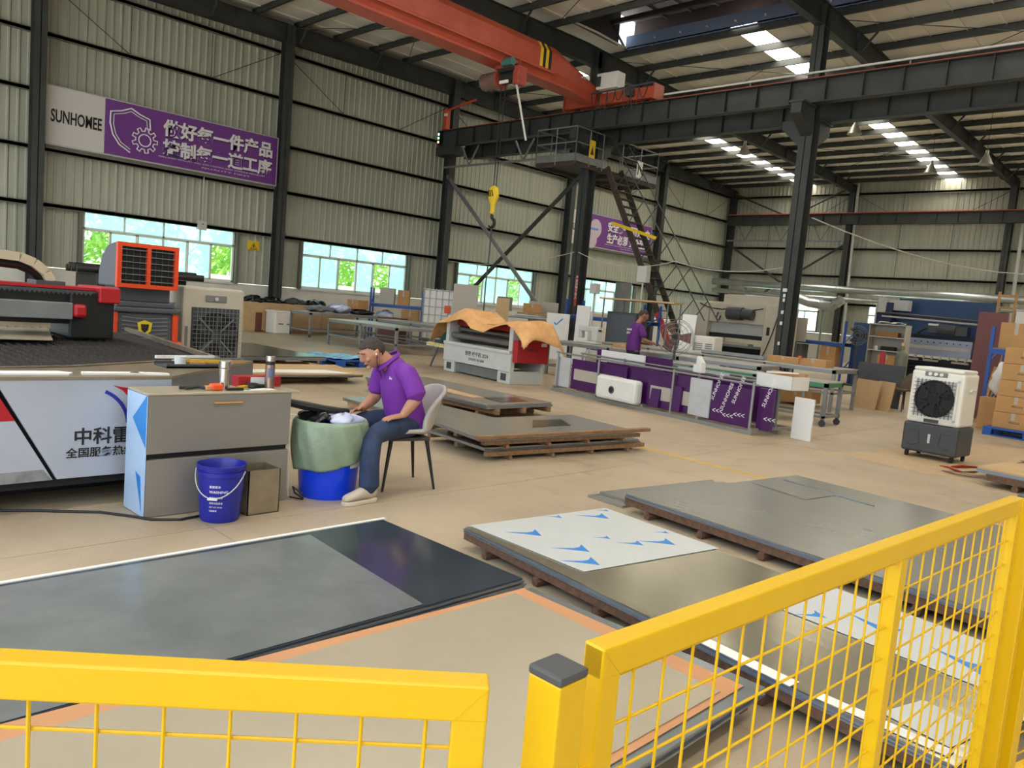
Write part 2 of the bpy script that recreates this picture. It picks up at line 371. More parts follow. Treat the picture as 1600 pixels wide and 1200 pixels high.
# ---- columns
def h_col(mb, x, y, z0, z1, w, d, along='y', t=.02):
    if along == 'y':
        mb.bx(x-w/2, x+w/2, y-d/2, y-d/2+t, z0, z1).bx(x-w/2, x+w/2, y+d/2-t, y+d/2, z0, z1).bx(x-t/2, x+t/2, y-d/2, y+d/2, z0, z1)
    else:
        mb.bx(x-d/2, x-d/2+t, y-w/2, y+w/2, z0, z1).bx(x+d/2-t, x+d/2, y-w/2, y+w/2, z0, z1).bx(x-d/2, x+d/2, y-t/2, y+t/2, z0, z1)
    return mb
names = ['dark steel wall column by the sign with the logo panel', 'dark steel wall column between the first two windows', 'dark steel wall column carrying the near crane runway end', 'dark steel wall column beside the second purple sign', 'dark steel wall column behind the ladder stairs', 'dark steel corner column where the walls meet']
for y, nm in zip(CY, names):
    tag(h_col(MB(), XL+.4, y, 0, roof_z(y)-.3, .30, .36, 'x').build('wall_column', 'steel_dark'), nm, 'column', kind='structure')
for k, x in enumerate(FX[1:]):
    tag(h_col(MB(), x, YB-.45, 0, roof_z(YB)-.3, .28, .4, 'y').build('wall_column', 'steel_dark'), 'dark steel column of the back wall, %s frame from the corner' % ['first', 'second', 'third', 'fourth', 'fifth'][k], 'column', kind='structure')
for k, x in enumerate(FX[1:]):
    mb = h_col(MB(), x, 20.6, 0, 7.15, .36, .42, 'y'); h_col(mb, x, 20.6, 7.15, roof_z(20.6)-.3, .30, .36, 'y')
    c = mb.build('steel_column', 'steel_dark')
    tag(c, ['dark box section column under the crane platform, red strip on it', 'tall dark column in front of the beige press brake', 'third interior column of the crane row', 'fourth interior column of the crane row', 'fifth interior column of the crane row'][k], 'column', kind='structure')
    for s in (-1, 1):                                # corbels that carry the girders
        zc = 7.42 if s < 0 else 7.18
        m2 = MB().prism([(20.6+s*.18, zc-.03), (20.6+s*.95, zc-.03), (20.6+s*.95, zc-.3), (20.6+s*.18, zc-.75)], x-.14, x+.14, 'x')
        m2.bx(x-.2, x+.2, min(20.6+s*.18, 20.6+s*.98), max(20.6+s*.18, 20.6+s*.98), zc-.03, zc+.02); m2.build('corbel', 'steel_dark', c)
    MB().prism([(x-.17, 7.15), (x-.75, 7.15), (x-.75, 6.95), (x-.17, 6.4)], 20.5, 20.7, 'y').build('bracket', 'steel_dark', c)
# red warning strip and stickers on the columns
_c = bpy.data.objects['steel_column']
mat('strip_red', (176, 66, 50), .5)
_s = MB().bx(-16.905, -16.815, 20.378, 20.388, 1.7, 2.75).build('warning_strip', 'strip_red', _c)
lettering('\n'.join('严禁吊物下站人'), .11, 'ink_white', (-16.86, 20.376, 2.62), (1, 0, 0), (0, 0, 1), _s, .002, align='CENTER')
_c2 = bpy.data.objects['steel_column.001']
for z, w in ((2.55, .12), (2.4, .07), (2.28, .06), (1.95, .07), (1.65, .07), (1.1, .06)): MB().bx(-9.55-w/2, -9.55+w/2, 20.378, 20.388, z, z+.09).build('sticker', 'white_matte', _c2)

# ---- roof: beams, purlins, sheets, skylights, ridge ventilator
ce = tag(MB().bx(XL-.4, XR+.4, YF-.5, YF-.35, 10.0, 10.2).build('ceiling', 'roof_sheet'), 'pale insulated metal roof on dark steel purlins with skylights', 'ceiling', kind='structure')
VG = 1.55                                             # half width of the ridge opening
def slope_box(mb, x0, x1, ya, yb, dz0, dz1):
    v = [(x, y, roof_z(y)+d) for d in (dz0, dz1) for y in (ya, yb) for x in (x0, x1)]
    return mb.add(v, [(0,2,3,1), (4,5,7,6), (0,1,5,4), (2,6,7,3), (0,4,6,2), (1,3,7,5)])
SKX = [-19.8, -12.3, -4.8, 2.7, 10.2]; SW = .42
edges = [XL-.4]+[e for s in SKX for e in (s-SW, s+SW)]+[XR+.4]
for i in range(0, len(edges), 2):
    a, b = edges[i], edges[i+1]; n = round((b-a)/.95); w = (b-a)/n
    for k in range(n):
        x0, x1 = a+k*w+.006, a+(k+1)*w-.006
        closed = x1 < -16.4
        for ya, yb in ((YF-.4, YR if closed else YR-VG), (YR if closed else YR+VG, YB+.3)):
            slope_box(MB(), x0, x1, ya, yb, 0, .04).build('roof_sheet', 'roof_sheet', ce)
            slope_box(MB(), x0-.016, x0+.016, ya, yb, -.03, 0).build('roof_seam', 'roof_sheet', ce)
for s in SKX:
    for ya, yb in ((YF-.4, YR-VG), (YR+VG, YB+.3)):
        if s < -19 and ya < 0:
            slope_box(MB(), s-SW, s+SW, ya, YR+VG, .0, .04).build('roof_sheet', 'roof_sheet', ce); continue
        slope_box(MB(), s-SW-.004, s+SW+.004, ya, yb, .0, .012).build('skylight_panel', 'skylight', ce)
py = [YR-VG-.1-1.5*i for i in range(14)] + [YR+VG+.1+1.5*i for i in range(15)]
for y in py:
    z = roof_z(y)-.01
    MB().bx(XL, XR, y-.01, y+.01, z-.22, z).bx(XL, XR, y-.01, y+.07, z-.02, z).bx(XL, XR, y-.07, y+.01, z-.22, z-.2).build('purlin', 'steel_dark', ce)
for fx in FX:                                         # I-section rafters
    d0, d1 = (.62, .46)
    for ya, yb, da, db in ((YF, YR, .45, .62), (YR, YB-.2, .62, .42)):
        mb = MB()
        def ib(dz0a, dz1a, dz0b, dz1b, w):
            v = []
            for (y, q0, q1) in ((ya, dz0a, dz1a), (yb, dz0b, dz1b)):
                zz = roof_z(y)-.23
                v += [(fx-w/2, y, zz-q0), (fx+w/2, y, zz-q0), (fx+w/2, y, zz-q1), (fx-w/2, y, zz-q1)]
            mb.add(v, [(0,1,2,3), (7,6,5,4), (0,4,5,1), (1,5,6,2), (2,6,7,3), (3,7,4,0)])
        ib(0, .02, 0, .02, .22); ib(da-.02, da, db-.02, db, .22); ib(.02, da-.02, .02, db-.02, .02)
        for k in range(4):
            y = ya+(yb-ya)*(k+.5)/4; zz = roof_z(y)-.23; d = da+(db-da)*(k+.5)/4; mb.bx(fx-.1, fx+.1, y-.01, y+.01, zz-d, zz)
        o = mb.build('roof_beam', 'steel_dark')
        tag(o, 'dark steel I-section rafter, frame %d from the left wall, %s slope' % (FX.index(fx)+1, 'near' if ya == YF else 'far'), 'roof beam', kind='structure')
        for y in py[1::2]:
            if ya+.5 < y < yb-.5:
                zz = roof_z(y)-.2
                for s in (-1, 1): MB().bar((fx+s*.1, y, zz-.5), (fx+s*.55, y, zz+.02), .05, .05).build('fly_brace', 'steel_dark', o)
# thin roof bracing rods
for a, b in zip(FX[:3], FX[1:4]):
    for y0, y1 in ((21.6, 27.4), (33.6, 39.6), (13.5, 18.2)):
        for p, q in (((a, y0), (b, y1)), ((b, y0), (a, y1))):
            MB().cyl((*p, roof_z(p[1])-.3), (*q, roof_z(q[1])-.3), .012, n=6).build('roof_tie_rod', 'steel_dark', ce)
# ridge ventilator
rv = tag(MB().bx(-16.66, XR, YR-VG-.55, YR+VG+.55, 11.35, 11.4).build('ridge_ventilator', 'vent_cap'), 'dark ridge ventilator with blue sides along the roof top', 'ventilator', kind='structure')
for s in (-1, 1):
    MB().bx(-16.6, XR, YR+s*(VG+.02)-.02, YR+s*(VG+.02)+.02, 10.3, 10.75).build('side_panel', 'vent_blue', rv)
    MB().bx(-16.66, XR, YR+s*(VG+.5)-.02, YR+s*(VG+.5)+.02, 10.62, 11.38).build('louvre_wall', 'vent_cap', rv)
    MB().bx(-16.6, XR, YR+s*.7-.06, YR+s*.7+.06, 10.85, 11.0).build('longitudinal_beam', 'steel_dark', rv)
for k in range(31):
    x = -15.4+k*.95; MB().bar((x, YR-VG-.45, 11.3), (x, YR+VG+.45, 11.3), .05, .08).build('joist', 'steel_dark', rv)
    for s in (-1, 1): MB().cyl((x, YR+s*(VG-.02), 10.5), (x, YR+s*(VG-.1), 10.5), .03, n=6).build('bolt', 'grey_light', rv)
MB().bar((-16.6, YR-VG, 10.35), (-16.6, YR-.7, 10.9), .06, .06).build('end_brace', 'steel_dark', rv); MB().bar((-16.6, YR+VG, 10.35), (-16.6, YR+.7, 10.9), .06, .06).build('end_brace', 'steel_dark', rv)
MB().bx(-16.65, -16.6, YR-VG-.5, YR+1.15, 10.35, 11.35).build('end_wall', 'grey_dark', rv)

# ---- trees and boundary outside the windows
mat('leaf', (120, 176, 76), .6, rgb2=(176, 214, 104), scale=1.5); mat('bark', (90, 70, 52), .9)
def tree(x, y, h, r, label):
    t = thing('tree', label, 'tree', (x, y, -.42), 0, 'trees outside the left wall')
    MB().cyl((0, 0, 0), (0, 0, h*.6), .12, .06, 8).build('trunk', 'bark', t)
    mb = MB()
    for k in range(900):
        a, b, q = random.uniform(0, 2*PI), random.uniform(-1, 1), random.random()**.4
        c = Vector((math.cos(a)*math.sqrt(1-b*b)*r*q, math.sin(a)*math.sqrt(1-b*b)*r*q, h*.55+b*h*.45*q))
        u = Vector((random.gauss(0, 1), random.gauss(0, 1), random.gauss(0, 1))).normalized(); w = u.orthogonal().normalized()
        l = random.uniform(.15, .3); mb.add([c-u*l-w*l*.3, c+u*l-w*l*.1, c+u*l+w*l*.3, c-u*l+w*l*.1], [(0, 1, 2, 3)])
    mb.build('foliage', 'leaf', t, kind='stuff')
for k, (x, y, h, r) in enumerate([(-31.3, 6.6, 4.6, 1.9), (-31.5, 11.2, 5, 2.2), (-31.5, 15.6, 4.4, 2), (-31.5, 20, 4.6, 2.2), (-31.5, 24.3, 4.2, 2), (-31.5, 28.7, 4.8, 2.2), (-31.6, 33.2, 4.6, 2.2), (-31.8, 38, 4.8, 2.3)]):
    tree(x, y, h, r, 'leafy green tree outside, %s from the near end of the left wall' % ['first', 'second', 'third', 'fourth', 'fifth', 'sixth', 'seventh', 'eighth'][k])
tag(MB().bx(-29.0, -28.8, -5, 45, -.42, 1.75).build('boundary_wall', 'wall_base'), 'low white boundary wall outside the left windows', 'wall', kind='structure')
# ================================================================== CRANE RUNWAYS, CRANE, PLATFORM
def girder(y, z0, z1, x0, x1, label, rail=True, step=.95):
    g = MB().bx(x0, x1, y-.01, y+.01, z0, z1).bx(x0, x1, y-.17, y+.17, z1-.02, z1).bx(x0, x1, y-.14, y+.14, z0, z0+.02).build('runway_girder', 'steel_dark')
    tag(g, label, 'girder', kind='structure')
    st = None; n = int((x1-x0)/step)
    for k in range(n+1):
        x = x0+.06+k*step
        if st is None: st = MB().bx(-.008, .008, -.13, .13, z0+.02, z1-.02).build('stiffener', 'steel_dark', g, (x, y, 0))
        else: inst(st, 'stiffener', g, (x, y, 0))
    if rail: MB().bx(x0, x1, y-.03, y+.03, z1, z1+.06).bx(x0, x1, y-.06, y+.06, z1, z1+.015).build('crane_rail', 'rail_red', g)
    return g
gn = girder(20.2, 7.45, 8.06, -25.0+.75, XR-.2, 'dark crane runway girder with orange rail crossing the hall')
girder(21.35, 7.2, 8.0, XL+.5, XR-.2, 'lower dark girder directly behind the crane runway', rail=False)
girder(42.55, 7.38, 7.95, XL+.5, XR-.2, 'far crane runway girder with rusty rail along the back wall')
tag(MB().bx(XL+.2, XL+1.3, 20.0, 20.5, 7.1, 7.42).build('girder_bracket', 'steel_dark'), 'steel bracket under the wall end of the runway girder', 'bracket', kind='structure')
_cr = tag(MB().cyl((-17.4, 20.42, 8.32), (XR-.3, 20.42, 8.32), .03, n=8).build('conductor_rail', 'white', None), 'thin white conductor tube running above the crane rail', 'conductor rail', kind='structure')
for _k in range(7): MB().bar((-15.5+_k*4.2, 20.42, 8.02), (-15.5+_k*4.2, 20.42, 8.3), .03, .03).build('bracket', 'grey_mid', _cr)
# surge trusses hanging under the runways
def truss(y, z, x0, x1, n, zt, label):
    t = MB().bar((x0, y, z), (x1, y, z), .07, .07).build('runway_truss', 'grey_mid'); tag(t, label, 'truss', kind='structure')
    w = (x1-x0)/n
    for k in range(n):
        xm = x0+w*(k+.5)
        for s in (-1, 1): MB().bar((xm, y, z), (xm+s*.45, y, zt), .05, .05).build('web_bar', 'grey_mid', t)
    return t
truss(20.35, 6.7, -24.1, -18.4, 2, 7.42, 'thin steel truss under the runway beside the wall column')
truss(42.7, 6.5, -24.0, -17.2, 3, 7.36, 'thin steel truss under the far runway by the corner')
# crossed braces
def brace(p, q, r, label, m='steel_dark'):
    tag(MB().cyl(p, q, r, n=10).build('diagonal_brace', m), label, 'brace', kind='structure')
brace((-24.1, 20.55, 6.4), (-17.9, 20.55, .95), .075, 'grey pipe brace falling from the wall column to the platform column', 'grey_mid')
brace((-17.15, 20.7, 6.3), (-23.9, 20.7, .75), .075, 'dark pipe brace crossing the lighter one by the third window')
brace((-24.0, 43.0, 6.3), (-19.0, 43.0, 3.3), .06, 'dark brace sloping down from the corner column')
brace((-17.2, 43.0, 6.3), (-22.3, 43.0, 3.0), .06, 'dark brace rising to the first column of the back wall')
brace((-24.0, 43.0, 9.3), (-20.6, 43.0, 7.95), .05, 'upper dark brace in the corner bay')
brace((-17.2, 43.0, 9.4), (-20.2, 43.0, 7.95), .05, 'second upper dark brace of the corner bay')
# end stop and signal lamps at the wall end of the runway
es = thing('crane_end_stop', 'orange end stop post with a white lamp on the runway end', 'end stop', (-24.0, 20.2, 8.12))
MB().bx(-.08, .08, -.1, .1, 0, .75).bx(-.12, .12, -.14, .14, 0, .03).build('post', 'rail_red', es)
MB().bar((-.05, 0, .72), (1.6, 0, .95), .06, .06).build('arm', 'rail_red', es); MB().bx(-.02, .14, -.14, -.1, .48, .58).build('lamp', 'white', es)
sg = tag(MB().bx(-24.28, -24.12, 20.02, 20.14, 7.52, 8.02).build('signal_light', 'black'), 'small black signal box with three lit lamps at the girder end', 'signal light')
emit('lamp_green', (.25, 1, .55), 3); emit('lamp_amber', (1, .55, .2), 3); emit('lamp_white', (.8, 1, .8), 3)
for z, m in ((7.92, 'lamp_white'), (7.77, 'lamp_green'), (7.62, 'lamp_amber')): MB().cyl((-24.2, 20.02, z), (-24.2, 20.0, z), .045, n=10).build('lens', m, sg)

# bridge crane
cr = thing('bridge_crane', 'orange single girder bridge crane under the roof', 'crane', (-16.5, 20.2, 8.13))
prof = [(-.30, .12), (-.42, .36), (-.42, .86), (-.28, 1.06), (.28, 1.06), (.42, .86), (.42, .36), (.30, .12)]
mb = MB().prism(prof, -22.4, -2.6, 'y')
v0 = len(mb.v); tp = [(-.26, -.02), (-.34, .2), (-.34, .42), (-.24, .5), (.24, .5), (.34, .42), (.34, .2), (.26, -.02)]
n = len(prof); mb.add([(u, -2.6, w) for u, w in prof]+[(u, -.55, w) for u, w in tp], [(i, (i+1) % n, n+(i+1) % n, n+i) for i in range(n)]+[tuple(range(n, 2*n))])
mb.build('main_girder', 'crane_orange', cr)
MB().bx(-.30, .30, -22.4, -.9, .06, .13).build('bottom_flange', 'crane_orange', cr)
MB().bx(-.46, -.40, -22.4, -2.7, .27, .33).bx(.40, .46, -22.4, -2.7, .27, .33).build('side_rib', 'crane_orange', cr)
for k, m in enumerate(('warn_yellow', 'black', 'warn_yellow', 'black')):
    y = -3.35+k*.12
    MB().prism([(a*1.012, (b-.55)*1.012+.55) for a, b in prof if b > .3], y, y+.12, 'y').build('hazard_stripe', m, cr)
MB().bx(-1.2, 2.35, -.28, .18, .0, .34).bx(-1.25, -1.2, -.32, .18, -.05, .4).bx(2.3, 2.36, -.32, .18, -.05, .42).build('end_carriage', 'crane_orange', cr, bevel=.01)
for x in (-.8, 1.9): MB().cyl((x, -.16, .05), (x, .16, .05), .12, n=14).build('wheel', 'black', cr)
MB().cyl((1.5, -.5, .2), (1.5, -.28, .2), .13, n=14).bx(1.38, 1.62, -.45, -.28, .1, .3).build('travel_motor', 'grey_dark', cr)
MB().bx(.45, 1.25, -.75, -.35, .32, .8).build('control_box', 'white', cr, bevel=.01); MB().bx(.47, .62, -.78, -.75, .4, .7).build('box_door', 'grey_dark', cr)
lettering('5t', .3, 'ink_white', (.43, -1.5, .5), (0, 1, 0), (0, 0, 1), cr, .003)
# electric hoist under the girder
mat('hoist_red', (150, 62, 50), .5, var=.15, scale=4); mat('hoist_teal', (58, 108, 100), .5); mat('hoist_grey', (110, 84, 76), .6, var=.1)
ho = thing('electric_hoist', 'rusty red electric rope hoist hanging under the crane girder', 'hoist', (-16.4, 15.75, 8.2))
MB().cyl((-.75, 0, -.35), (-.1, 0, -.35), .24, n=18).build('drum_motor', 'hoist_grey', ho, smooth=True)
MB().cyl((-.12, 0, -.35), (-.04, 0, -.35), .27, n=18).build('end_cover', 'hoist_red', ho, smooth=True); MB().cyl((-.79, 0, -.35), (-.75, 0, -.35), .2, n=18).build('end_cover', 'hoist_red', ho, smooth=True)
MB().cyl((0, 0, -.35), (.55, 0, -.35), .16, n=14).bx(-.02, .6, -.2, .2, -.22, -.12).build('rope_drum', 'black_matte', ho, smooth=True)
MB().bx(.55, .75, -.18, .18, -.6, -.1).build('gear_case', 'hoist_red', ho, bevel=.02); MB().bx(.1, .42, -.24, -.19, -.55, -.47).build('plate', 'white', ho)
MB().cyl((.15, -.2, .02), (.55, -.2, .02), .11, n=12).build('trolley_motor', 'hoist_teal', ho, smooth=True)
MB().bx(-.2, .5, -.16, -.1, -.1, .12).bx(-.2, .5, .1, .16, -.1, .12).cyl((-.1, -.16, .06), (-.1, .16, .06), .07).cyl((.4, -.16, .06), (.4, .16, .06), .07).build('trolley', 'hoist_red', ho)
MB().bar((.62, -.1, -.5), (1.0, .1, -2.1), .05, .05).build('cable_guide', 'grey_light', ho)
for x in (-.05, .12): MB().cyl((x, 0, -.5), (x*.6, 0, -3.4), .012, n=6).build('wire_rope', 'black_matte', ho)
hb = MB().lathe([(.02, -3.3), (.14, -3.36), (.2, -3.5), (.19, -3.66), (.1, -3.82), (.08, -4.0), (.1, -4.05), (.05, -4.12)], (0, 0, 0), 18, sx=1, sy=.6).build('hook_block', 'warn_yellow', ho, smooth=True)
for k in (-1, 0, 1): MB().bar((k*.08-.04, -.125, -3.45), (k*.08+.02, -.125, -3.62), .035, .012).build('hazard_mark', 'black', hb)
hk = [(0, 0, -4.1), (0, 0, -4.22)]+[(math.sin(a)*.12, 0, -4.36+math.cos(a)*.13) for a in [0.1+i*.45 for i in range(10)]]
MB().tube(hk, [.045]*4+[.05]*4+[.04, .035, .03, .02], 8).build('hook', 'black', ho, smooth=True)
MB().tube([(.02, 0, -4.45), (.0, .02, -5.2), (-.03, 0, -6.1), (-.02, .0, -6.9)], .022, 6).build('lifting_sling', 'grey_dark', ho)
# festoon cable loops on the far side of the crane
fc = thing('festoon_cable', 'black festoon cable loops hanging below the crane girder', 'cable', (-15.75, 19.4, 8.3))
for k in range(7):
    x0 = -.4+k*.32; d = .55+.25*math.sin(k*1.7)
    MB().tube([(x0+.32*t, -.15*k*.2, -d*4*t*(1-t)) for t in [i/10 for i in range(11)]], .014, 6).build('cable_loop', 'black', fc)
MB().bar((-.5, 0, .02), (2.0, -.2, .02), .04, .04).build('cable_track', 'grey_dark', fc)

# maintenance platform with railings
pf = thing('service_platform', 'railed steel service platform round the crane column', 'platform', (0, 0, 0))
mat('deck', (66, 56, 48), .8, .1, var=.15, scale=3)
PX0, PX1, PY0, PY1, PZ = -18.45, -16.72, 19.55, 24.2, 6.36
MB().bx(PX0, PX1, PY0, 20.35, PZ-.03, PZ).bx(PX0, -17.25, 20.35, 20.85, PZ-.03, PZ).bx(PX0, PX1, 20.85, PY1, PZ-.03, PZ).build('deck', 'deck', pf)
mb = MB()
for x in (PX0+.05, PX1-.05): mb.bx(x-.04, x+.04, PY0, PY1, PZ-.15, PZ-.03)
for y in (PY0+.05, 21.9, 23.0, PY1-.05): mb.bx(PX0, PX1, y-.04, y+.04, PZ-.15, PZ-.03)
mb.build('frame', 'deck', pf)
MB().bx(PX0, PX1, PY0-.01, PY0, PZ, PZ+.24).bx(PX1, PX1+.01, PY0, 21.0, PZ, PZ+.24).bx(PX1, PX1+.01, 22.0, PY1, PZ, PZ+.24).build('toe_board', 'grey_mid', pf)
def rails(pts, h=1.08):
    for a, b in zip(pts[:-1], pts[1:]):
        for z in (h, h*.55): MB().cyl((*a, PZ+z), (*b, PZ+z), .022, n=8).build('handrail', 'grey_mid', pf)
    for a, b in zip(pts[:-1], pts[1:]):
        n = max(1, round(math.dist(a, b)/.9))
        for k in range(n+1):
            t = k/n; MB().cyl((a[0]+(b[0]-a[0])*t, a[1]+(b[1]-a[1])*t, PZ-.1), (a[0]+(b[0]-a[0])*t, a[1]+(b[1]-a[1])*t, PZ+h), .022, n=8).build('baluster', 'grey_mid', pf)
rails([(PX0, PY0), (PX1, PY0), (PX1, 20.95)]); rails([(PX1, 22.05), (PX1, PY1), (PX0, PY1)]); rails([(PX0, PY0), (PX0, 21.0)])
MB().bx(PX1+.012, PX1+.02, 20.2, 20.5, PZ+.22, PZ+.78).build('notice', 'warn_yellow', pf); _n = MB().bx(PX1+.012, PX1+.02, 22.9, 23.25, PZ+.05, PZ+.62).build('notice', 'white_matte', pf)
lettering('N', .5, 'ink_black', (PX1+.022, 22.93, PZ+.14), (0, 1, 0), (0, 0, 1), _n, .002)
MB().prism([(20.26, PZ+.32), (20.44, PZ+.32), (20.35, PZ+.6)], PX1+.021, PX1+.024, 'x').build('notice_mark', 'ink_black', pf)
# ladder stairs
st = thing('ladder_stairs', 'steep dark steel stairs with red foot leading up to the platform', 'stairs', (0, 0, 0))
T0, B0 = Vector((-16.6, 21.05, 6.4)), Vector((-13.05, 21.05, .0))
for y, nm in ((21.08, 'stringer'), (21.85, 'stringer')):
    MB().bar((T0.x, y, T0.z), (B0.x, y, B0.z), .05, .2).build(nm, 'deck', st)
mat('stair_red', (170, 52, 36), .5)
MB().bar((-14.0, 21.05, 1.72), (-13.3, 21.05, .46), .06, .21).build('red_band', 'stair_red', st)
for k in range(1, 25):
    t = k/25; p = T0.lerp(B0, t)
    if k == 1: tr = MB().bx(-.11, .11, 0, .77, -.015, .015).build('tread', 'deck', st, (p.x, 21.08, p.z))
    else: inst(tr, 'tread', st, (p.x, 21.08, p.z))
for y in (21.05, 21.88):
    a = Vector((T0.x+.1, y, T0.z+.25)); b = Vector((B0.x+.62, y, B0.z+1.0)); 
    pts = [(PX1, y, PZ+1.08), (PX1+.25, y, PZ+1.02)]+[tuple(a.lerp(b, t)+Vector((.35, 0, .3))) for t in (.06, .2, .4, .6, .8, .95)]
    MB().tube(pts, .02, 8).build('handrail', 'grey_dark', st)
    for t in (.12, .3, .48, .66, .84):
        p = T0.lerp(B0, t); q = a.lerp(b, t)+Vector((.35, 0, .3)); MB().cyl((p.x, y, p.z), (q.x, y, q.z+.0), .016, n=6).build('baluster', 'grey_dark', st)
MB().bar((-16.1, 21.0, 4.55), (-14.3, 21.0, 4.05), .03, .1).build('guard_bar', 'warn_yellow', st)

# ================================================================== SIGNS
def logo_panel(label, y0, y1, z0, z1, split, lines, small, emblem):
    s = thing('wall_sign', label, 'sign', (XL+.24, y0, z0)); w, h = y1-y0, z1-z0
    MB().bx(0, .04, 0, split, 0, h).build('logo_panel', 'sign_white', s)
    MB().bx(0, .04, split, w, 0, h).build('slogan_panel', 'sign_purple', s)
    MB().bx(-.01, .05, -.03, 0, -.03, h+.03).bx(-.01, .05, w, w+.03, -.03, h+.03).bx(-.01, .05, 0, w, -.04, 0).bx(-.01, .05, 0, w, h, h+.03).build('border', 'grey_light', s)
    MB().bx(-.2, .03, 0, w, -.14, -.04).build('support_rail', 'girt', s)
    lettering('SUNHOMEE', .46, 'ink_black', (.043, .10, h*.5-.16), (0, 1, 0), (0, 0, 1), s, .004, .010, width=split-.18)
    for i, t in enumerate(lines):
        y, z, wd = split+1.62, h-.62-.57*i, w-split-1.62-.16
        lettering(t, .5, 'sign_shadow', (.042, y+.03, z-.03), (0, 1, 0), (0, 0, 1), s, .002, .022, width=wd, name='lettering_shadow')
        lettering(t, .5, 'ink_white', (.046, y, z), (0, 1, 0), (0, 0, 1), s, .006, .016, width=wd)
    for i, t in enumerate(small):
        lettering(t, .055, 'ink_white', (.043, split+1.5+i*1.3, .2-.1*i), (0, 1, 0), (0, 0, 1), s, .001, width=(w-split-1.9) if i == 0 else 1.6, name='small_print')
    emblem(s, split+.78, h*.5)
    return s
def shield_gear(s, y, z):
    sh = [(-.55, .42), (-.25, .5), (0, .62), (.25, .5), (.52, .42), (.55, .12)]
    l = [(-.55, .42), (-.56, .1), (-.48, -.2), (-.3, -.45), (0, -.62)]
    MB().tube([(.045, y+a-.08, z+b+.02) for a, b in l[::-1]+sh[1:]], .022, 6).build('emblem_shield', 'ink_white', s)
    MB().tube([(.045, y+a*.84-.08, z+b*.86+.02) for a, b in l[::-1]+sh[1:]], .012, 6).build('emblem_shield', 'ink_white', s)
    g = []
    for k in range(9):
        for da, r in ((-.2, .26), (-.13, .36), (.13, .36), (.2, .26)): a = 2*PI*k/9+da; g.append((.045, y+.32+r*math.cos(a), z-.18+r*math.sin(a)))
    MB().tube(g, .02, 6, closed=True).build('emblem_gear', 'ink_white', s)
    MB().tube([(.045, y+.32+.17*math.cos(a), z-.18+.17*math.sin(a)) for a in [2*PI*i/20 for i in range(20)]], .018, 6, closed=True).build('emblem_gear', 'ink_white', s)
logo_panel('long purple and white wall sign reading SUNHOMEE above the first window', 6.45, 13.22, 4.82, 6.33, 1.46, ['做好每一件产品', '控制每一道工序'], ['MAKE EVERY PRODUCT WELL AND CONTROL EVERY WORKING PROCEDURE', 'QUALITY FIRST'], shield_gear)
mat('emblem_pale', (206, 190, 204), .6); mat('emblem_blue', (96, 150, 214), .6)
def worker_emblem(s, y, z):
    y -= .42
    m = MB().cyl((.04, y+.3, z+.1), (.05, y+.3, z+.1), .46, n=20).build('emblem_disc', 'emblem_pale', s)
    MB().prism([(y-.3, z+.12), (y+.5, z+.12), (y+.5, z+.02), (y-.3, z+.02)], .05, .056, 'x').build('emblem_band', 'emblem_blue', s)
    MB().cyl((.04, y+.05, z-.45), (.052, y+.05, z-.45), .42, n=20).build('emblem_disc', 'emblem_pale', s)
logo_panel('smaller looking purple and white wall sign behind the ladder stairs', 28.42, 35.1, 4.75, 6.28, 1.25, ['安全第一 预防为主', '生产必须 安全至上'], ['SAFETY FIRST PREVENTION FIRST PRODUCTION MUST BE SAFE', 'SAFETY FIRST'], worker_emblem)
ws = tag(MB().bx(XL+.05, XL+.08, 12.46, 12.88, 2.62, 2.92).build('warning_sign', 'warn_yellow'), 'small yellow triangle warning sign on the wall beside the first window', 'sign')
MB().tube([(XL+.083, 12.67+a, 2.74+b) for a, b in ((-.1, -.05), (.1, -.05), (0, .13))], .009, 6, closed=True).build('triangle', 'ink_black', ws)
MB().bx(XL+.08, XL+.085, 12.65, 12.69, 2.71, 2.81).bx(XL+.08, XL+.085, 12.53, 12.81, 2.645, 2.665).build('symbol', 'ink_black', ws)
jb = thing('junction_box', 'beige electrical box with conduit hanging over the first window', 'junction box', (XL+.22, 10.84, 3.05))
MB().bx(-.1, .06, -.14, .14, 0, .28).build('box', 'grey_light', jb, bevel=.01); MB().cyl((0, 0, .28), (0, 0, 1.7), .018, n=8).build('conduit', 'grey_light', jb); MB().cyl((.06, 0, .18), (.07, 0, .18), .02, n=8).build('indicator', 'black', jb)

# ================================================================== HIGH BAY LAMPS, DUCTS, CABLES
emit('bulb_warm', (1, .85, .6), 2.5); mat('lamp_alu', (150, 146, 138), .4, .6)
def bay_lamp(x, y, z, label):
    t = thing('high_bay_lamp', label, 'lamp', (x, y, z), 0, 'high bay lamps under the roof')
    MB().lathe([(.25, 0), (.24, .02), (.1, .3), (.06, .36), (.05, .5), (.0, .5)], n=20).build('lamp_shade', 'lamp_alu', t, smooth=True, solid=.006)
    MB().cyl((0, 0, .5), (0, 0, roof_z(y)-z+.005), .01, n=6).build('suspension', 'black', t); MB().ball((0, 0, .12), .08).build('bulb', 'white', t, smooth=True)
bay_lamp(-16.2, 29.4, 8.45, 'cone shaped high bay lamp hanging before the left skylight row'); bay_lamp(-11.2, 27.8, 8.45, 'high bay lamp beside the upper skylights, near the tall column')
bay_lamp(-10.8, 35.0, 8.4, 'high bay lamp near the rafter by the back wall'); bay_lamp(-8.0, 31.7, 7.95, 'rightmost high bay lamp under the far roof')
mat('duct_steel', (178, 184, 184), .28, .85, var=.08, scale=2)
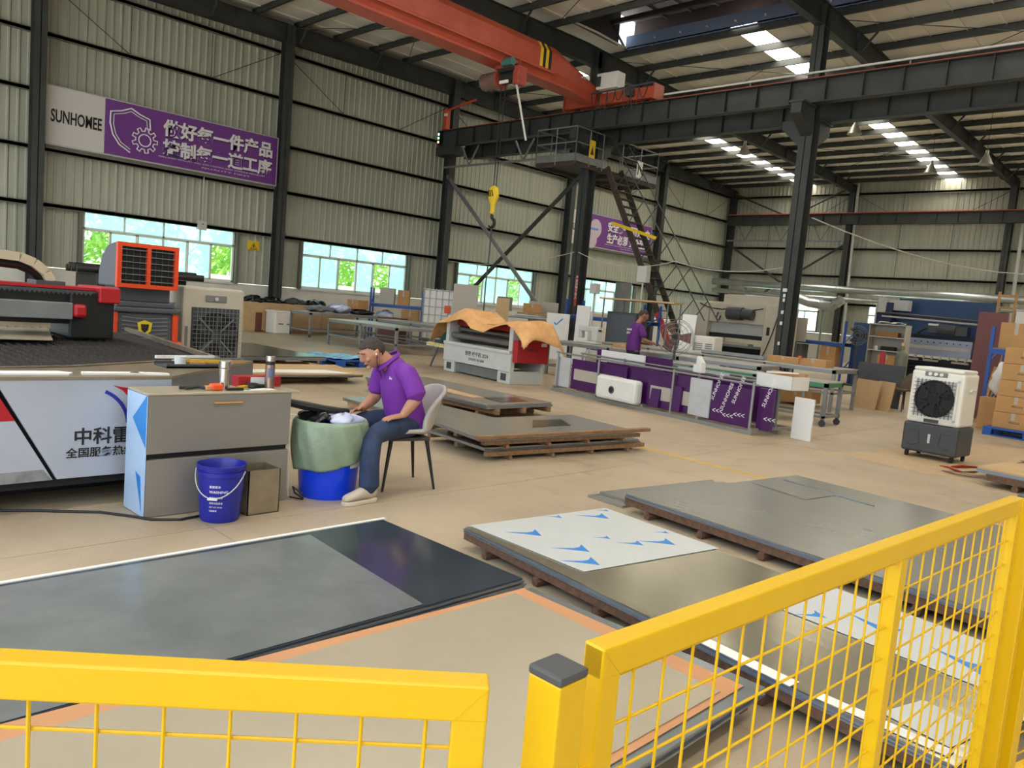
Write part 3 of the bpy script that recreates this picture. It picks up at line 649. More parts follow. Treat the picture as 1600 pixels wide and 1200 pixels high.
def duct(pts, r, label, cat='duct'):
    t = thing('ventilation_duct', label, cat)
    MB().tube(pts, r, 16).build('duct_pipe', 'duct_steel', t, smooth=True)
    for a, b in zip(pts[:-1], pts[1:]):
        a, b = Vector(a), Vector(b); n = max(1, int((b-a).length/2.2)); d = (b-a).normalized()
        for k in range(n):
            p = a.lerp(b, (k+.5)/n); MB().cyl(p-d*.03, p+d*.03, r+.02, n=16).build('joint_ring', 'duct_steel', t)
    return t
duct([(-24.0, 41.6, 4.0), (-20.3, 41.6, 3.9), (-13, 41.6, 3.82), (-4, 41.6, 3.72), (6, 41.6, 3.6)], .19, 'long silver ventilation duct along the back wall')
duct([(-23.6, 41.0, 3.45), (-19.5, 41.0, 3.35), (-13, 41.0, 3.3), (-6, 41.0, 3.25)], .13, 'second silver duct just below the long one')
duct([(-18.9, 40.6, 3.45), (-17.6, 40.6, 3.05), (-16.4, 40.6, 2.9), (-15.9, 40.5, 3.3)], .26, 'thick silver elbow duct near the corner window')
_e = [o for o in bpy.data.objects if o.name == 'ventilation_duct.002'][0]; MB().bx(-16.85, -16.77, 40.56, 40.64, 0, 2.75).build('support_post', 'grey_mid', _e)
tag(MB().cyl((-16.55, 43.0, .3), (-16.75, 43.0, 9.6), .07, n=12).build('down_pipe', 'grey_light', smooth=True), 'white rainwater pipe beside the first back wall column', 'pipe')
tag(MB().cyl((-8.85, 43.0, .3), (-8.95, 43.0, 9.4), .08, n=12).build('down_pipe', 'grey_light', smooth=True), 'white rainwater pipe near the wooden ladder', 'pipe')
def sag(p, q, d, r, name, label, m='grey_light'):
    p, q = Vector(p), Vector(q)
    return tag(MB().tube([p.lerp(q, t)-Vector((0, 0, d*4*t*(1-t))) for t in [i/14 for i in range(15)]], r, 6).build(name, m), label, 'cable')
sag((-9.28, 20.9, 4.6), (-5, 43.0, 5.6), .9, .018, 'sagging_cable', 'thin pale cable sagging from the tall column toward the back wall')
sag((-24.0, 20.9, 3.1), (-17.1, 20.37, 3.5), .25, .014, 'sagging_cable', 'thin pale cable strung across the third window')
sag((-16.9, 20.37, 3.5), (-13.2, 20.5, 3.3), .3, .014, 'sagging_cable', 'thin pale cable from the platform column toward the stairs')
sag((-13.2, 20.5, 3.3), (-9.7, 20.4, 3.2), .2, .014, 'sagging_cable', 'thin pale cable between the stairs and the tall column')
def rebase(t, loc):
    d = Vector(loc)-t.location; t.location = loc
    for c in t.children: c.location -= d
    return t
rebase(pf, (-17.6, 21.8, 6.2)); rebase(st, (-13.05, 21.46, 0))
for o in list(bpy.data.objects):
    if o.name.startswith('ventilation_duct') and o.type == 'EMPTY':
        rebase(o, (-18, 41.3, 3.2))
# ================================================================== YELLOW SAFETY FENCE
def fence_panel(label, a, b, mids=(), side=1, first=.07, pitch=.0742, top=1.10, bot=.12, wires_on=True, row0=None, gap=0.0):
    a, b = Vector((*a, 0)), Vector((*b, 0)); d = b-a; L = d.length; ang = math.atan2(d.y, d.x)
    t = thing('mesh_fence', label, 'fence', a, ang, 'yellow safety fence')
    w, h = .036, .046
    MB().bx(0, L, -w/2, w/2, top-h, top).build('top_rail', 'fence_yellow', t, bevel=.003)
    for x0, x1 in ((L-.001, L-.042), (.001, .042)): MB().bar((x0, -w/2, top-.002), (x1, -w/2, top-h), .0012, .0016, up=(0, 1, 0)).build('mitre_weld', 'fence_yellow', t)
    MB().bx(0, L, -w/2, w/2, bot, bot+h).build('bottom_rail', 'fence_yellow', t, bevel=.003)
    for x in (0, L-.042): MB().bx(x, x+.042, -w/2+.0006, w/2-.0006, bot+.001, top-.001).build('stile', 'fence_yellow', t, bevel=.003)
    for x in mids: MB().bx(x-.02, x+.02, -w/2+.001, w/2-.001, bot+h, top-h+.002).build('mid_stile', 'fence_yellow', t, bevel=.003)
    v = None; x = first
    while x < L-.05:
        if all(abs(x-m) > .028 for m in mids):
            if v is None: v = MB().cyl((0, -.004, bot+h-.01), (0, -.004, top-h+.01), .0026, n=6).build('vertical_wire', 'fence_yellow', t, (x, 0, 0))
            else: inst(v, 'vertical_wire', t, (x, 0, 0))
        x += pitch
    z = row0 or top-h-.012; r = None
    while z > bot+h:
        if r is None: r = MB().cyl((.03, .0, 0), (L-.03, .0, 0), .0026, n=6).build('horizontal_wire', 'fence_yellow', t, (0, 0, z))
        else: inst(r, 'horizontal_wire', t, (0, 0, z))
        z -= .075
    return t
def fence_post(label, x, y, rz=0, s=.054, top=1.10, group='yellow safety fence posts'):
    t = thing('fence_post', label, 'post', (x, y, 0), rz, group)
    MB().bx(-s/2, s/2, -s/2, s/2, 0.006, top-.012).build('tube', 'fence_yellow', t, bevel=.003)
    MB().bx(-s/2-.001, s/2+.001, -s/2-.001, s/2+.001, top-.013, top).build('cap', 'post_cap', t, bevel=.004)
    MB().bx(-.07, .07, -.07, .07, 0, .008).build('base_plate', 'fence_yellow', t)
    return t
fence_panel('yellow mesh fence panel swung open at the lower edge of the view', (-1.30, -.10), (-.617, .652), first=.102, pitch=.0765, row0=1.012)
fence_post('square yellow fence post with grey cap between the two near panels', -.592, .752)
fence_panel('long yellow mesh fence panel running away beside the film covered sheets', (-.602, .838), (-.487, 2.80), mids=(1.055,), first=.09, pitch=.0745)
fence_post('far yellow fence post at the end of the long mesh panel', -.468, 2.865)
fence_panel('yellow mesh fence panel beyond the far post', (-.435, 2.925), (.02, 4.85), mids=(1.0,))
_pb = tag(MB().bx(-.605, -.585, .778, .84, .90, .925).build('fence_clip', 'fence_yellow'), 'small yellow clip joining post and long panel', 'clip')

# ================================================================== SHEET METAL STACKS
def pallet(label, loc, rz, L, Wd, h, nfeet=4, wood='timber', rows=3, foot_r=None, over=.0, group='timber pallets under the sheets'):
    t = thing('timber_pallet', label, 'pallet', loc, rz, group); fh = h*.5
    for i in range(rows):
        v = .03+(Wd-.06)*i/(rows-1); MB().bx(-over, L+over, v-.03, v+.03, fh, h).build('runner', wood, t)
    for k in range(nfeet):
        u = L*(k+.5)/nfeet if nfeet > 1 else L/2
        mb = MB(); r = fh/2
        mb.cyl((u, -.02, fh-.0-r), (u, Wd+.02, fh-r), r*.99, n=10).bx(u-r*.7, u+r*.7, -.015, Wd+.015, .0, fh)
        mb.build('foot', wood, t)
    return t
def pack(label, loc, rz, L, Wd, z0, z1, n=5, top='sheet_grey', group='packs of steel sheets', jit=.012):
    t = thing('sheet_pack', label, 'steel sheets', (loc[0], loc[1], z0), rz, group); d = (z1-z0)/n
    for k in range(n):
        a, b = random.uniform(-jit, jit), random.uniform(-jit, jit)
        MB().bx(a, L+a, b, Wd+b, k*d, (k+1)*d-.0012).build('sheet', top if k == n-1 else 'edge_steel', t)
    return t
def plate(label, poly, z0, z1, m, edge=None, cat='sheet', name='loose_sheet', group=None):
    c = Vector((sum(p[0] for p in poly)/len(poly), sum(p[1] for p in poly)/len(poly), 0))
    o = MB().prism([(p[0]-c.x, p[1]-c.y) for p in poly], 0, z1-z0).build(name, m, None, (c.x, c.y, z0))
    return tag(o, label, cat, group)
mat('scratch', (150, 152, 150), .5); mat('rust', (150, 96, 66), .8)
# S1: dark sheets at the left of the foreground
pallet('dark low timber pallet under the dark foreground sheets', (-3.93, .02, 0), 0, 1.21, 3.0, .045, 3)
pack('dark coated steel sheets with white edge strip in the left foreground', (-3.955, -.02), 0, 1.255, 3.08, .045, .096, 5, 'sheet_dark')
plate('large slate grey sheet lying on the dark foreground sheets', [(-3.94, .1), (-2.715, .1), (-2.72, 2.37), (-3.91, 2.48)], .0965, .0985, 'sheet_slate')
tag(MB().bx(-3.998, -3.971, .0, 3.08, .0, .098).build('edge_strip', 'white_matte'), 'long white protective strip along the far edge of the dark sheets', 'strip')
# S2: beige sheet on cardboard nearest the fence
pallet('timber pallet under the beige foreground sheet', (-2.5, .25, 0), 0, 1.22, 2.6, .085, 4)
pack('blue grey steel sheets with cardboard on top nearest the fence', (-2.52, .25), 0, 1.27, 2.66, .085, .135, 5, 'sheet_slate')
plate('brown cardboard sheet under the beige sheet', [(-2.645, .2), (-1.32, .28), (-1.30, 2.83), (-2.52, 2.85)], .1375, .1405, 'cardboard', cat='cardboard', name='cardboard_sheet')
plate('large beige coated sheet in the foreground behind the fence', [(-2.52, .3), (-1.36, .3), (-1.33, 2.70), (-2.49, 2.76)], .1425, .1455, 'sheet_beige')
# S3: film covered sheets in the middle
R3 = math.atan2(2.95-3.33, -.79+3.47)
def L3(u, v): return (-3.475+u*math.cos(R3)-v*math.sin(R3), 3.33+u*math.sin(R3)+v*math.cos(R3))
pallet('timber pallet with log feet under the film covered sheets', (-3.475, 3.33, 0), R3, 2.92, 1.2, .105, 6, over=.01)
pack('bright steel sheets in the middle of the foreground', L3(.0, -.01), R3, 2.93, 1.235, .105, .137, 5, 'steel_brush')
def film(poly, label, marks):
    p = plate(label, [L3(*q) for q in poly], .1385, .1405, 'film_white', name='film_covered_sheet')
    c = p.location
    for (u, v, s, a) in marks:                        # printed blue horn shaped marks on the film
        pts = [(-1.05, -.06), (-.2, .12), (.02, .3), (.12, .62), (.36, -.16), (-.2, -.10)]
        q = []
        for x, y in pts:
            X, Y = x*s*math.cos(a)-y*s*math.sin(a), x*s*math.sin(a)+y*s*math.cos(a); P = L3(u+X, v+Y); q.append((P[0]-c.x, P[1]-c.y))
        MB().prism(q[:], .00205, .0024).build('printed_mark', 'film_blue', p)
A = R3*-1+.76
film([(.0, .03), (.0, 1.24), (1.0, 1.26), (.96, .13)], 'white film covered sheet with blue marks at the left end of the pile', [(.3, .3, .17, A), (.17, 1.02, .17, A), (.78, 1.0, .17, A), (.66, .37, .17, A), (.86, .26, .17, A), (.55, .7, .08, A), (.06, .72, .09, A), (.06, 1.18, .07, A), (.62, 1.18, .07, A), (.72, .8, .12, A)])
film([(1.58, .70), (1.52, 1.3), (2.9, 1.30), (2.9, .74)], 'white film strip sheet with blue marks seen through the fence', [(1.66, .82, .1, A), (2.2, .95, .2, A-1.2), (2.62, .92, .2, A-1.2), (2.82, .85, .12, A-1.2), (1.95, .8, .12, A)])
tag(MB().bar((*L3(1.7, .015), .140), (*L3(2.32, .015), .140), .07, .003).build('white_strip', 'white_matte'), 'white strip lying on the near edge of the bright sheets', 'strip')
tag(MB().bar((*L3(2.42, .02), .140), (*L3(2.9, .06), .140), .06, .003).build('white_strip', 'white_matte'), 'second white strip on the bright sheets near the far post', 'strip')
plate('small square white card on the bright sheets by the far post', [L3(2.62, .12), (L3(2.88, .1)), L3(2.9, .36), L3(2.66, .38)], .1385, .1415, 'film_white', name='white_card', cat='card')
# S4: grey sheets right
R4 = math.atan2(4.70-5.08, -.71+3.48)
def L4(u, v): return (-3.49+u*math.cos(R4)-v*math.sin(R4), 5.07+u*math.sin(R4)+v*math.cos(R4))
pallet('timber pallet with block feet under the dull grey sheets', (-3.49, 5.07, 0), R4, 3.05, 1.24, .115, 6)
pack('dull grey steel sheets behind the film covered pile', (-3.49, 5.07), R4, 3.05, 1.26, .115, .148, 4, 'sheet_grey')
plate('thin grey sheet joined on the dull grey pile', [L4(1.55, .0), L4(1.5, 1.26), L4(3.05, 1.26), L4(3.05, 0)], .149, .1505, 'sheet_grey')
pallet('flat timber pallet under the rearmost foreground sheets', L4(.05, 1.30)+(0,), R4, 3.1, 1.1, .075, 5)
pack('rearmost grey sheets of the foreground piles', L4(0, 1.29), R4, 3.15, 1.16, .075, .125, 4, 'sheet_grey')
plate('cut grey offcut sheet lying on the rearmost pile', [(-3.22, 6.66), (-2.63, 6.48), (-2.55, 7.0), (-3.13, 7.06)], .1265, .129, 'sheet_grey')
plate('slotted steel scrap strip on the rearmost pile', [(-3.12, 7.1), (-2.2, 6.85), (-2.2, 6.88), (-3.1, 7.16)], .1265, .131, 'edge_steel', cat='scrap', name='scrap_strip')
plate('thin grey sheets on the floor poking out at the pile corner', [(-3.93, 5.16), (-3.55, 5.13), (-3.52, 6.6), (-3.70, 6.75)], .0, .02, 'sheet_grey')
plate('second thin grey sheet on the floor at the pile corner', [(-3.9, 5.28), (-3.55, 5.25), (-3.52, 6.62), (-3.68, 6.78)], .021, .04, 'sheet_grey')
# S5: double pallet behind the seated man
def quadpack(label, q, z0, z1, top, n=4):
    t = thing('sheet_pack', label, 'steel sheets', (*q[0], z0), 0, 'packs of steel sheets'); d = (z1-z0)/n
    for k in range(n):
        j = random.uniform(-.01, .01); MB().prism([(p[0]-q[0][0]+j, p[1]-q[0][1]+j) for p in q], k*d, (k+1)*d-.001).build('sheet', top if k == n-1 else 'edge_steel', t)
R5 = math.atan2(7.36-5.23, -5.08+5.36)
pallet('lower timber pallet of the double pile behind the chair', (-5.36, 5.35, 0), R5, 2.3, 1.1, .085, 4, 'timber_mid')
quadpack('lower steel sheets of the double pile behind the chair', [(-6.45, 5.5), (-5.42, 5.38), (-5.12, 7.62), (-6.2, 7.75)], .085, .12, 'sheet_grey', 3)
pallet('upper timber pallet of the double pile behind the chair', (-5.36, 5.3, .12), R5, 2.25, 1.02, .085, 4, 'timber_mid')
quadpack('upper steel sheets of the double pile behind the chair', [(-6.4, 5.45), (-5.36, 5.23), (-5.06, 7.42), (-6.2, 7.62)], .205, .24, 'sheet_grey', 3)
plate('small glossy rusty offcut on the double pile', [(-6.0, 6.7), (-5.65, 6.3), (-5.6, 6.9), (-5.95, 7.15)], .2415, .244, 'steel_sheet')
tag(MB().bar((-5.36, 5.18, .245), (-5.02, 7.62, .252), .07, .035).build('timber_batten', 'timber_mid'), 'long timber batten along the near edge of the double pile', 'batten')
# S6
pallet('timber pallet with log feet behind the double pile', (-10.2, 7.35, 0), .0, 2.95, 1.1, .15, 4, 'timber_mid')
quadpack('long grey steel sheets between the chair and the white machine', [(-10.25, 7.35), (-7.3, 7.2), (-7.28, 8.5), (-10.2, 8.55)], .15, .21, 'sheet_grey', 4)
plate('narrow brown paper backed offcut on the long grey sheets', [(-9.0, 7.6), (-7.9, 7.5), (-7.85, 7.7), (-8.9, 7.85)], .2115, .2135, 'plywood', name='loose_sheet')
plate('glossy small sheet on the far corner of the long grey sheets', [(-7.9, 7.7), (-7.45, 7.6), (-7.4, 8.1), (-7.8, 8.3)], .2115, .214, 'steel_sheet')
pallet('second timber pallet low behind the seated man', (-8.6, 5.9, 0), .0, 1.9, .9, .1, 3, 'timber_light'); quadpack('low grey sheets directly behind the seated man', [(-8.7, 5.9), (-6.75, 5.85), (-6.7, 6.85), (-8.65, 6.9)], .1, .14, 'sheet_grey', 3)
# S7 metal sheets, S8 boards, blue pallet: left middle
pallet('timber pallet of the steel sheets beside the blue pallet', (-15.8, 5.6, 0), .15, 2.9, 2.4, .17, 4, 'timber_light')
quadpack('pale steel sheets beside the beige cooler', [(-15.9, 5.6), (-13.0, 5.9), (-13.0, 8.35), (-15.8, 8.3)], .17, .25, 'steel_sheet', 4)
pallet('timber pallet of the plywood boards behind the bench', (-12.5, 4.7, 0), .1, 1.5, 3.0, .12, 4, 'timber_light')
quadpack('plywood and steel sheets behind the grey bench', [(-12.6, 4.6), (-11.1, 4.75), (-10.9, 7.75), (-12.35, 8.15)], .12, .17, 'plywood', 3)
plate('white plastic sheet lying on the plywood boards', [(-11.6, 6.0), (-11.2, 5.9), (-11.0, 7.6), (-11.5, 7.4)], .1715, .175, 'white_matte')
mat('pallet_blue', (30, 84, 168), .5, var=.06); mat('wrap_blue', (120, 176, 214), .15, var=.2, scale=6)
def plastic_pallet(label, loc, rz, L, Wd, h=.15, m='pallet_blue'):
    t = thing('plastic_pallet', label, 'pallet', loc, rz)
    MB().bx(0, L, 0, Wd, h-.035, h).build('deck', m, t, bevel=.005)
    for i in range(3):
        for j in range(3):
            u, v = (L-.14)*i/2, (Wd-.14)*j/2; MB().bx(u, u+.14, v, v+.14, 0.02, h-.035).build('block', m, t)
    for j in range(3): v = (Wd-.1)*j/2; MB().bx(0, L, v, v+.1, 0, .022).build('skid', m, t)
    return t
plastic_pallet('empty looking blue plastic pallet with crumpled film on the floor', (-14.55, 8.75, 0), .12, 1.25, 1.15)
tag(MB().grid(lambda u, v: Vector((-14.5+1.1*u, 8.8+1.05*v, .165+.03*math.sin(9*u+4*v)*math.sin(7*v)+.02*random.random())), 14, 14).build('plastic_film', 'wrap_blue', smooth=True, solid=.004), 'crumpled clear blue plastic film on the blue pallet', 'plastic film')
pallet('timber pallet at the right edge behind the far fence', (-2.05, 9.9, 0), -.1, 1.8, 1.2, .14, 3, 'timber')
quadpack('plywood topped sheets at the right edge of the view', [(-2.15, 9.95), (-.3, 9.75), (-.2, 11.0), (-2.0, 11.15)], .14, .2, 'plywood', 3)
plate('brown cardboard scrap on the floor under the fence', [(-1.35, 2.1), (-1.22, 2.33), (-1.0, 2.2), (-1.05, 1.9)], .0, .004, 'cardboard', cat='cardboard', name='cardboard_sheet')
for k, (x, y, l, w, a) in enumerate([(-8.3, 5.0, .5, .05, .6), (-8.0, 4.7, .3, .08, 1.2), (-7.4, 5.3, .45, .05, .3), (-7.9, 4.2, .35, .05, .9)]):
    tag(MB().box((0, 0, .002), (l, w, .004), a).build('metal_offcut', 'film_white', None, (x, y, 0)), 'shiny thin metal offcut on the floor behind the green bag bin, %s' % ['longest', 'widest', 'beside the low pile', 'nearest the bench'][k], 'offcut')
# ================================================================== GREY BENCH CABINET AND THINGS ROUND IT
mat('bench_grey', (146, 140, 134), .35, .25, var=.03, scale=1); mat('bench_top', (186, 176, 152), .3, .3, var=.04); mat('gold', (206, 158, 92), .35, .8)
cb = thing('bench_cabinet', 'low grey metal bench cabinet with one gold handle', 'cabinet', (-5.135, 2.43, 0))
MB().bx(-.165, .155, -.5, .5, .0, .375).build('lower_body', 'bench_grey', cb, bevel=.002); MB().bx(-.165, .13, -.495, .495, .375, .41).build('recess', 'black', cb)
MB().bx(-.165, .155, -.5, .5, .41, .79).build('upper_body', 'bench_grey', cb, bevel=.002)
_dr = MB().bx(.155, .167, -.497, .497, .415, .788).build('drawer_front', 'bench_grey', cb, bevel=.002); MB().bx(.155, .167, -.497, .497, .003, .372).build('lower_panel', 'bench_grey', cb, bevel=.002)
MB().bx(-.17, .172, -.505, .56, .79, .805).build('worktop', 'bench_top', cb, bevel=.003)
_h = MB().cyl((.19, -.085, .735), (.19, .115, .735), .007, n=8).build('handle', 'gold', _dr)
for y in (-.06, .09): MB().cyl((.165, y, .735), (.19, y, .735), .005, n=6).build('handle_stud', 'gold', _dr)
_fs = MB().bx(-.165, .165, -.506, -.501, .005, .788).build('film_side', 'film_pale', cb)
for z, s in ((.62, 1), (.2, 1)):
    MB().prism([(-.08+.02, z), (.16, z+.17), (.16, z-.16), (.13, z-.2)][:3] if z > .5 else [(.02, z+.08), (.1, z+.06), (.13, z-.16)], -.5085, -.506, 'y').build('printed_mark', 'film_blue', _fs)
MB().prism([(.05, .36), (.12, .45), (.13, .3), (.03, .29)], -.5085, -.506, 'y').build('printed_mark', 'film_pale', _fs)
def bench(x, y): return (-5.135+x, 2.43+y, .805)
mat('thermos_steel', (190, 190, 188), .2, .95); mat('thermos_bronze', (158, 134, 122), .28, .85); mat('tool_orange', (232, 84, 32), .45); mat('red_box', (168, 30, 38), .5); mat('tape_yellow', (222, 176, 30), .5)
t = thing('thermos_flask', 'plain brushed steel thermos standing on the bench', 'thermos', bench(.02, .06))
MB().cyl((0, 0, 0), (0, 0, .145), .036, n=20).build('body', 'thermos_steel', t, smooth=True, bevel=.003); MB().cyl((0, 0, .147), (0, 0, .195), .037, n=20).build('lid', 'thermos_steel', t, smooth=True, bevel=.003)
t = thing('thermos_flask', 'tall bronze and steel thermos at the bench end by the red box', 'thermos', bench(.02, .40))
MB().cyl((0, 0, 0), (0, 0, .17), .034, n=20).build('body', 'thermos_bronze', t, smooth=True, bevel=.003); MB().cyl((0, 0, .17), (0, 0, .195), .032, n=20).build('neck_ring', 'black', t, smooth=True)
MB().cyl((0, 0, .195), (0, 0, .235), .034, n=20).build('lid', 'thermos_steel', t, smooth=True, bevel=.003); MB().prism([(.0338*math.cos(a), .0338*math.sin(a)) for a in [-.9+i*.2 for i in range(8)]]+[(.035*math.cos(a), .035*math.sin(a)) for a in [.5-i*.2 for i in range(8)]], .08, .15).build('label', 'vent_blue', t)
t = thing('red_carton', 'small red and white carton at the back of the bench', 'box', bench(-.1, .36)); MB().bx(-.05, .05, -.16, .17, 0, .075).build('carton', 'red_box', t); MB().bx(.0505, .053, -.07, .06, .004, .072).build('label', 'white_matte', t)
t = thing('hand_tools', 'black handled pliers lying on the bench', 'pliers', bench(.02, -.12)); MB().tube([(-.02, -.12, .012), (0, 0, .018), (.03, .08, .012)], .011, 8).tube([(.03, -.1, .012), (.0, 0, .015), (.06, .06, .012)], .009, 8).build('handles', 'black', t)
t = thing('measuring_tape', 'orange tape measure lying on the bench', 'tape measure', bench(.07, -.01)); MB().bx(-.035, .035, -.05, .03, 0, .045).build('case', 'tool_orange', t, bevel=.012); MB().bx(-.02, .02, -.08, -.05, 0.005, .03).build('grip', 'cardboard', t)
t = thing('screwdriver', 'black screwdriver beside the orange tape measure', 'screwdriver', bench(.1, .1)); MB().cyl((0, -.06, .01), (0, .06, .01), .01, n=8).build('shaft', 'black', t); MB().cyl((0, .06, .01), (.02, .1, .01), .005, n=8).build('tip', 'grey_mid', t)
t = thing('utility_knife', 'yellow and black utility knife on the bench', 'knife', bench(.03, .19)); MB().box((0, 0, .012), (.03, .09, .02), .5).build('body', 'tape_yellow', t); MB().box((.02, .06, .012), (.03, .04, .018), .5).build('end', 'black', t)
plate('white paper sheet lying on the bench end', [bench(.08, .16)[:2], bench(.13, .16)[:2], bench(.13, .40)[:2], bench(.02, .40)[:2]], .8055, .8075, 'white_matte', cat='paper', name='paper_sheet')
t = thing('gloves', 'dark work glove crumpled on the bench', 'glove', bench(-.02, .29)); MB().ball((0, 0, .018), (.05, .06, .018)).ball((.0, .07, .012), (.03, .04, .012)).build('glove', 'black_matte', t, smooth=True)
tag(MB().tube([(-4.99, 2.96, .02), (-5.02, 2.955, .3), (-5.06, 2.955, .6)], .006, 6).build('power_cord', 'white'), 'thin white cord down the bench end', 'cord')
tag(MB().tube([(-5.0, 2.98, .01), (-4.9, 3.03, .01), (-4.86, 3.0, .06), (-4.95, 2.97, .1), (-5.02, 3.03, .03), (-4.92, 3.04, .01)], .006, 6).build('coiled_cable', 'black'), 'black cable coiled on the floor at the bench end', 'cable')
tag(MB().tube([(-5.9, .3, .01), (-5.7, .9, .01), (-5.4, 1.45, .01), (-5.2, 1.75, .01), (-5.02, 1.88, .01), (-4.9, 1.95, .01), (-4.82, 2.1, .01), (-4.85, 2.3, .01)], .008, 6).build('floor_cable', 'black'), 'black cable lying along the floor before the bench', 'cable')
# blue bucket
mat('bucket_blue', (30, 38, 150), .35, var=.05); mat('bin_blue', (10, 66, 236), .3); mat('bag_green', (138, 156, 132), .35, var=.08, scale=4, bump=.5, bscale=14)
t = thing('bucket', 'dark blue paint bucket with white printing and wire handle', 'bucket', (-4.76, 2.33, 0))
MB().lathe([(.0, .0), (.118, .0), (.125, .02), (.142, .3), (.152, .302), (.152, .33), (.143, .333), (.143, .345), (.152, .347), (.155, .37), (.148, .372), (.134, .34), (.115, .03), (.0, .02)], n=28).build('pail', 'bucket_blue', t, smooth=True)
_a = math.atan2(2.33, -4.76)
MB().tube([(.158*math.cos(2.27+.0)*1 if False else .158*math.cos(a)*1.0, .158*math.sin(a), .33-.16*math.sin((a-(-2.2))/2.9*PI)) for a in [-2.2+i*2.9/16 for i in range(17)]], .004, 6).build('handle', 'grey_light', t)
MB().box((.163*math.cos(-.75), .163*math.sin(-.75), .17), (.014, .06, .014), -.75).build('grip', 'white', t)
for k, (z, sz, s) in enumerate([(.235, .018, '重要提示'), (.20, .024, 'WARNING'), (.165, .014, '使用前请阅读'), (.13, .014, '说明书及安全'), (.105, .012, 'NET WT 20 KG'), (.08, .012, '注意事项')]):
    r = .1265+z*.053+.001; a = -.72; n = lettering(s, sz, 'ink_white', (r*math.cos(a-.25), r*math.sin(a-.25), z), (-math.sin(a), math.cos(a), 0), (0, 0, 1), t, .0015, align='LEFT', name='print')
    for v in n.data.vertices:                        # wrap the print round the pail
        q = v.co.x/r; v.co.z += r*math.cos(q-.25+.0)-r*math.cos(-.25); v.co.x = r*math.sin(q-.25)+r*math.sin(.25)
# metal box
mat('box_steel', (158, 146, 126), .35, .6, var=.12, scale=5)
t = thing('metal_bin', 'open topped square sheet metal box beside the blue bucket', 'bin', (-4.835, 2.62, 0))
MB().bx(-.11, .11, -.115, .115, 0, .006).bx(.104, .11, -.115, .115, 0, .305).bx(-.11, -.104, -.115, .115, 0, .305).bx(-.11, .11, -.115, -.109, 0, .305).bx(-.11, .11, .109, .115, 0, .305).build('shell', 'box_steel', t)
# big blue bin with green bag
t = thing('waste_bin', 'bright blue round bin lined with a green plastic bag', 'bin', (-4.99, 3.29, 0))
MB().lathe([(0, 0), (.205, 0), (.21, .02), (.25, .5), (.258, .52), (.25, .53), (.235, .5), (.2, .03), (0, .03)], n=36).build('drum', 'bin_blue', t, smooth=True)
def bag(u, v):
    a = 2*PI*u; zb = .235-.045*math.cos(a+2.3)+.012*math.sin(3*a)
    if v < .8:
        q = v/.8; z = zb+(.575-zb)*q; r = .272-.022*(1-q)+.011*math.sin(a*6+3*q)*(1-q*.6)+.006*math.sin(13*a+5*q)
        r += .015*math.sin(q*PI)
    elif v < .88: z = .585; r = .262
    else: q = (v-.88)/.12; z = .575-.13*q; r = .25-.012*q
    return Vector((r*math.cos(a), r*math.sin(a), z))
MB().grid(bag, 64, 26, wrap=True).build('bag_liner', 'bag_green', t, smooth='all', solid=.003)
_lb = MB().grid(lambda u, v: Vector(((.236)*math.cos(.15+.55*u), .236*math.sin(.15+.55*u), .24+.035*v)), 8, 1).build('label', 'white_matte', t, solid=.002)
def heap(name, label, c, r, m, seed, cat, k=.25, sq=.5):
    rnd = random.Random(seed); ph = [rnd.uniform(0, 6) for _ in range(6)]
    def fn(u, v):
        a, b = 2*PI*u, PI*v
        d = 1+k*math.sin(3*a+ph[0])*math.sin(2*b+ph[1])+k*.6*math.sin(7*a+ph[2])*math.sin(5*b+ph[3])
        return Vector((r[0]*d*math.cos(a)*math.sin(b), r[1]*d*math.sin(a)*math.sin(b), -r[2]*d*math.cos(b)))
    return tag(MB().grid(fn, 26, 16, wrap=True).build(name, m, None, c, smooth='all'), label, cat)
mat('bag_black', (16, 16, 20), .15, var=.3, scale=8); mat('cloth_blue', (150, 160, 205), .7, rgb2=(214, 218, 232), scale=5); mat('rag_white', (225, 225, 232), .8)
heap('plastic_bag', 'shiny black plastic bag in the green lined bin', (-5.05, 3.20, .57), (.13, .12, .075), 'bag_black', 3, 'bag')
heap('cloth_bundle', 'crumpled pale blue cloth on top of the bin', (-4.93, 3.36, .575), (.13, .14, .05), 'cloth_blue', 5, 'cloth', .2)
tag(MB().tube([(-5.1, 2.98, .70), (-5.06, 3.08, .68), (-5.0, 3.22, .655), (-4.98, 3.36, .64), (-5.0, 3.44, .63)], [.028, .032, .03, .024, .02], 8).build('garment_sleeve', 'black', smooth=True), 'black rolled garment laid across the bin rim', 'garment')
heap('rag', 'white rag on the seat beside the man', (-4.87, 4.06, .455), (.05, .05, .015), 'rag_white', 9, 'rag')

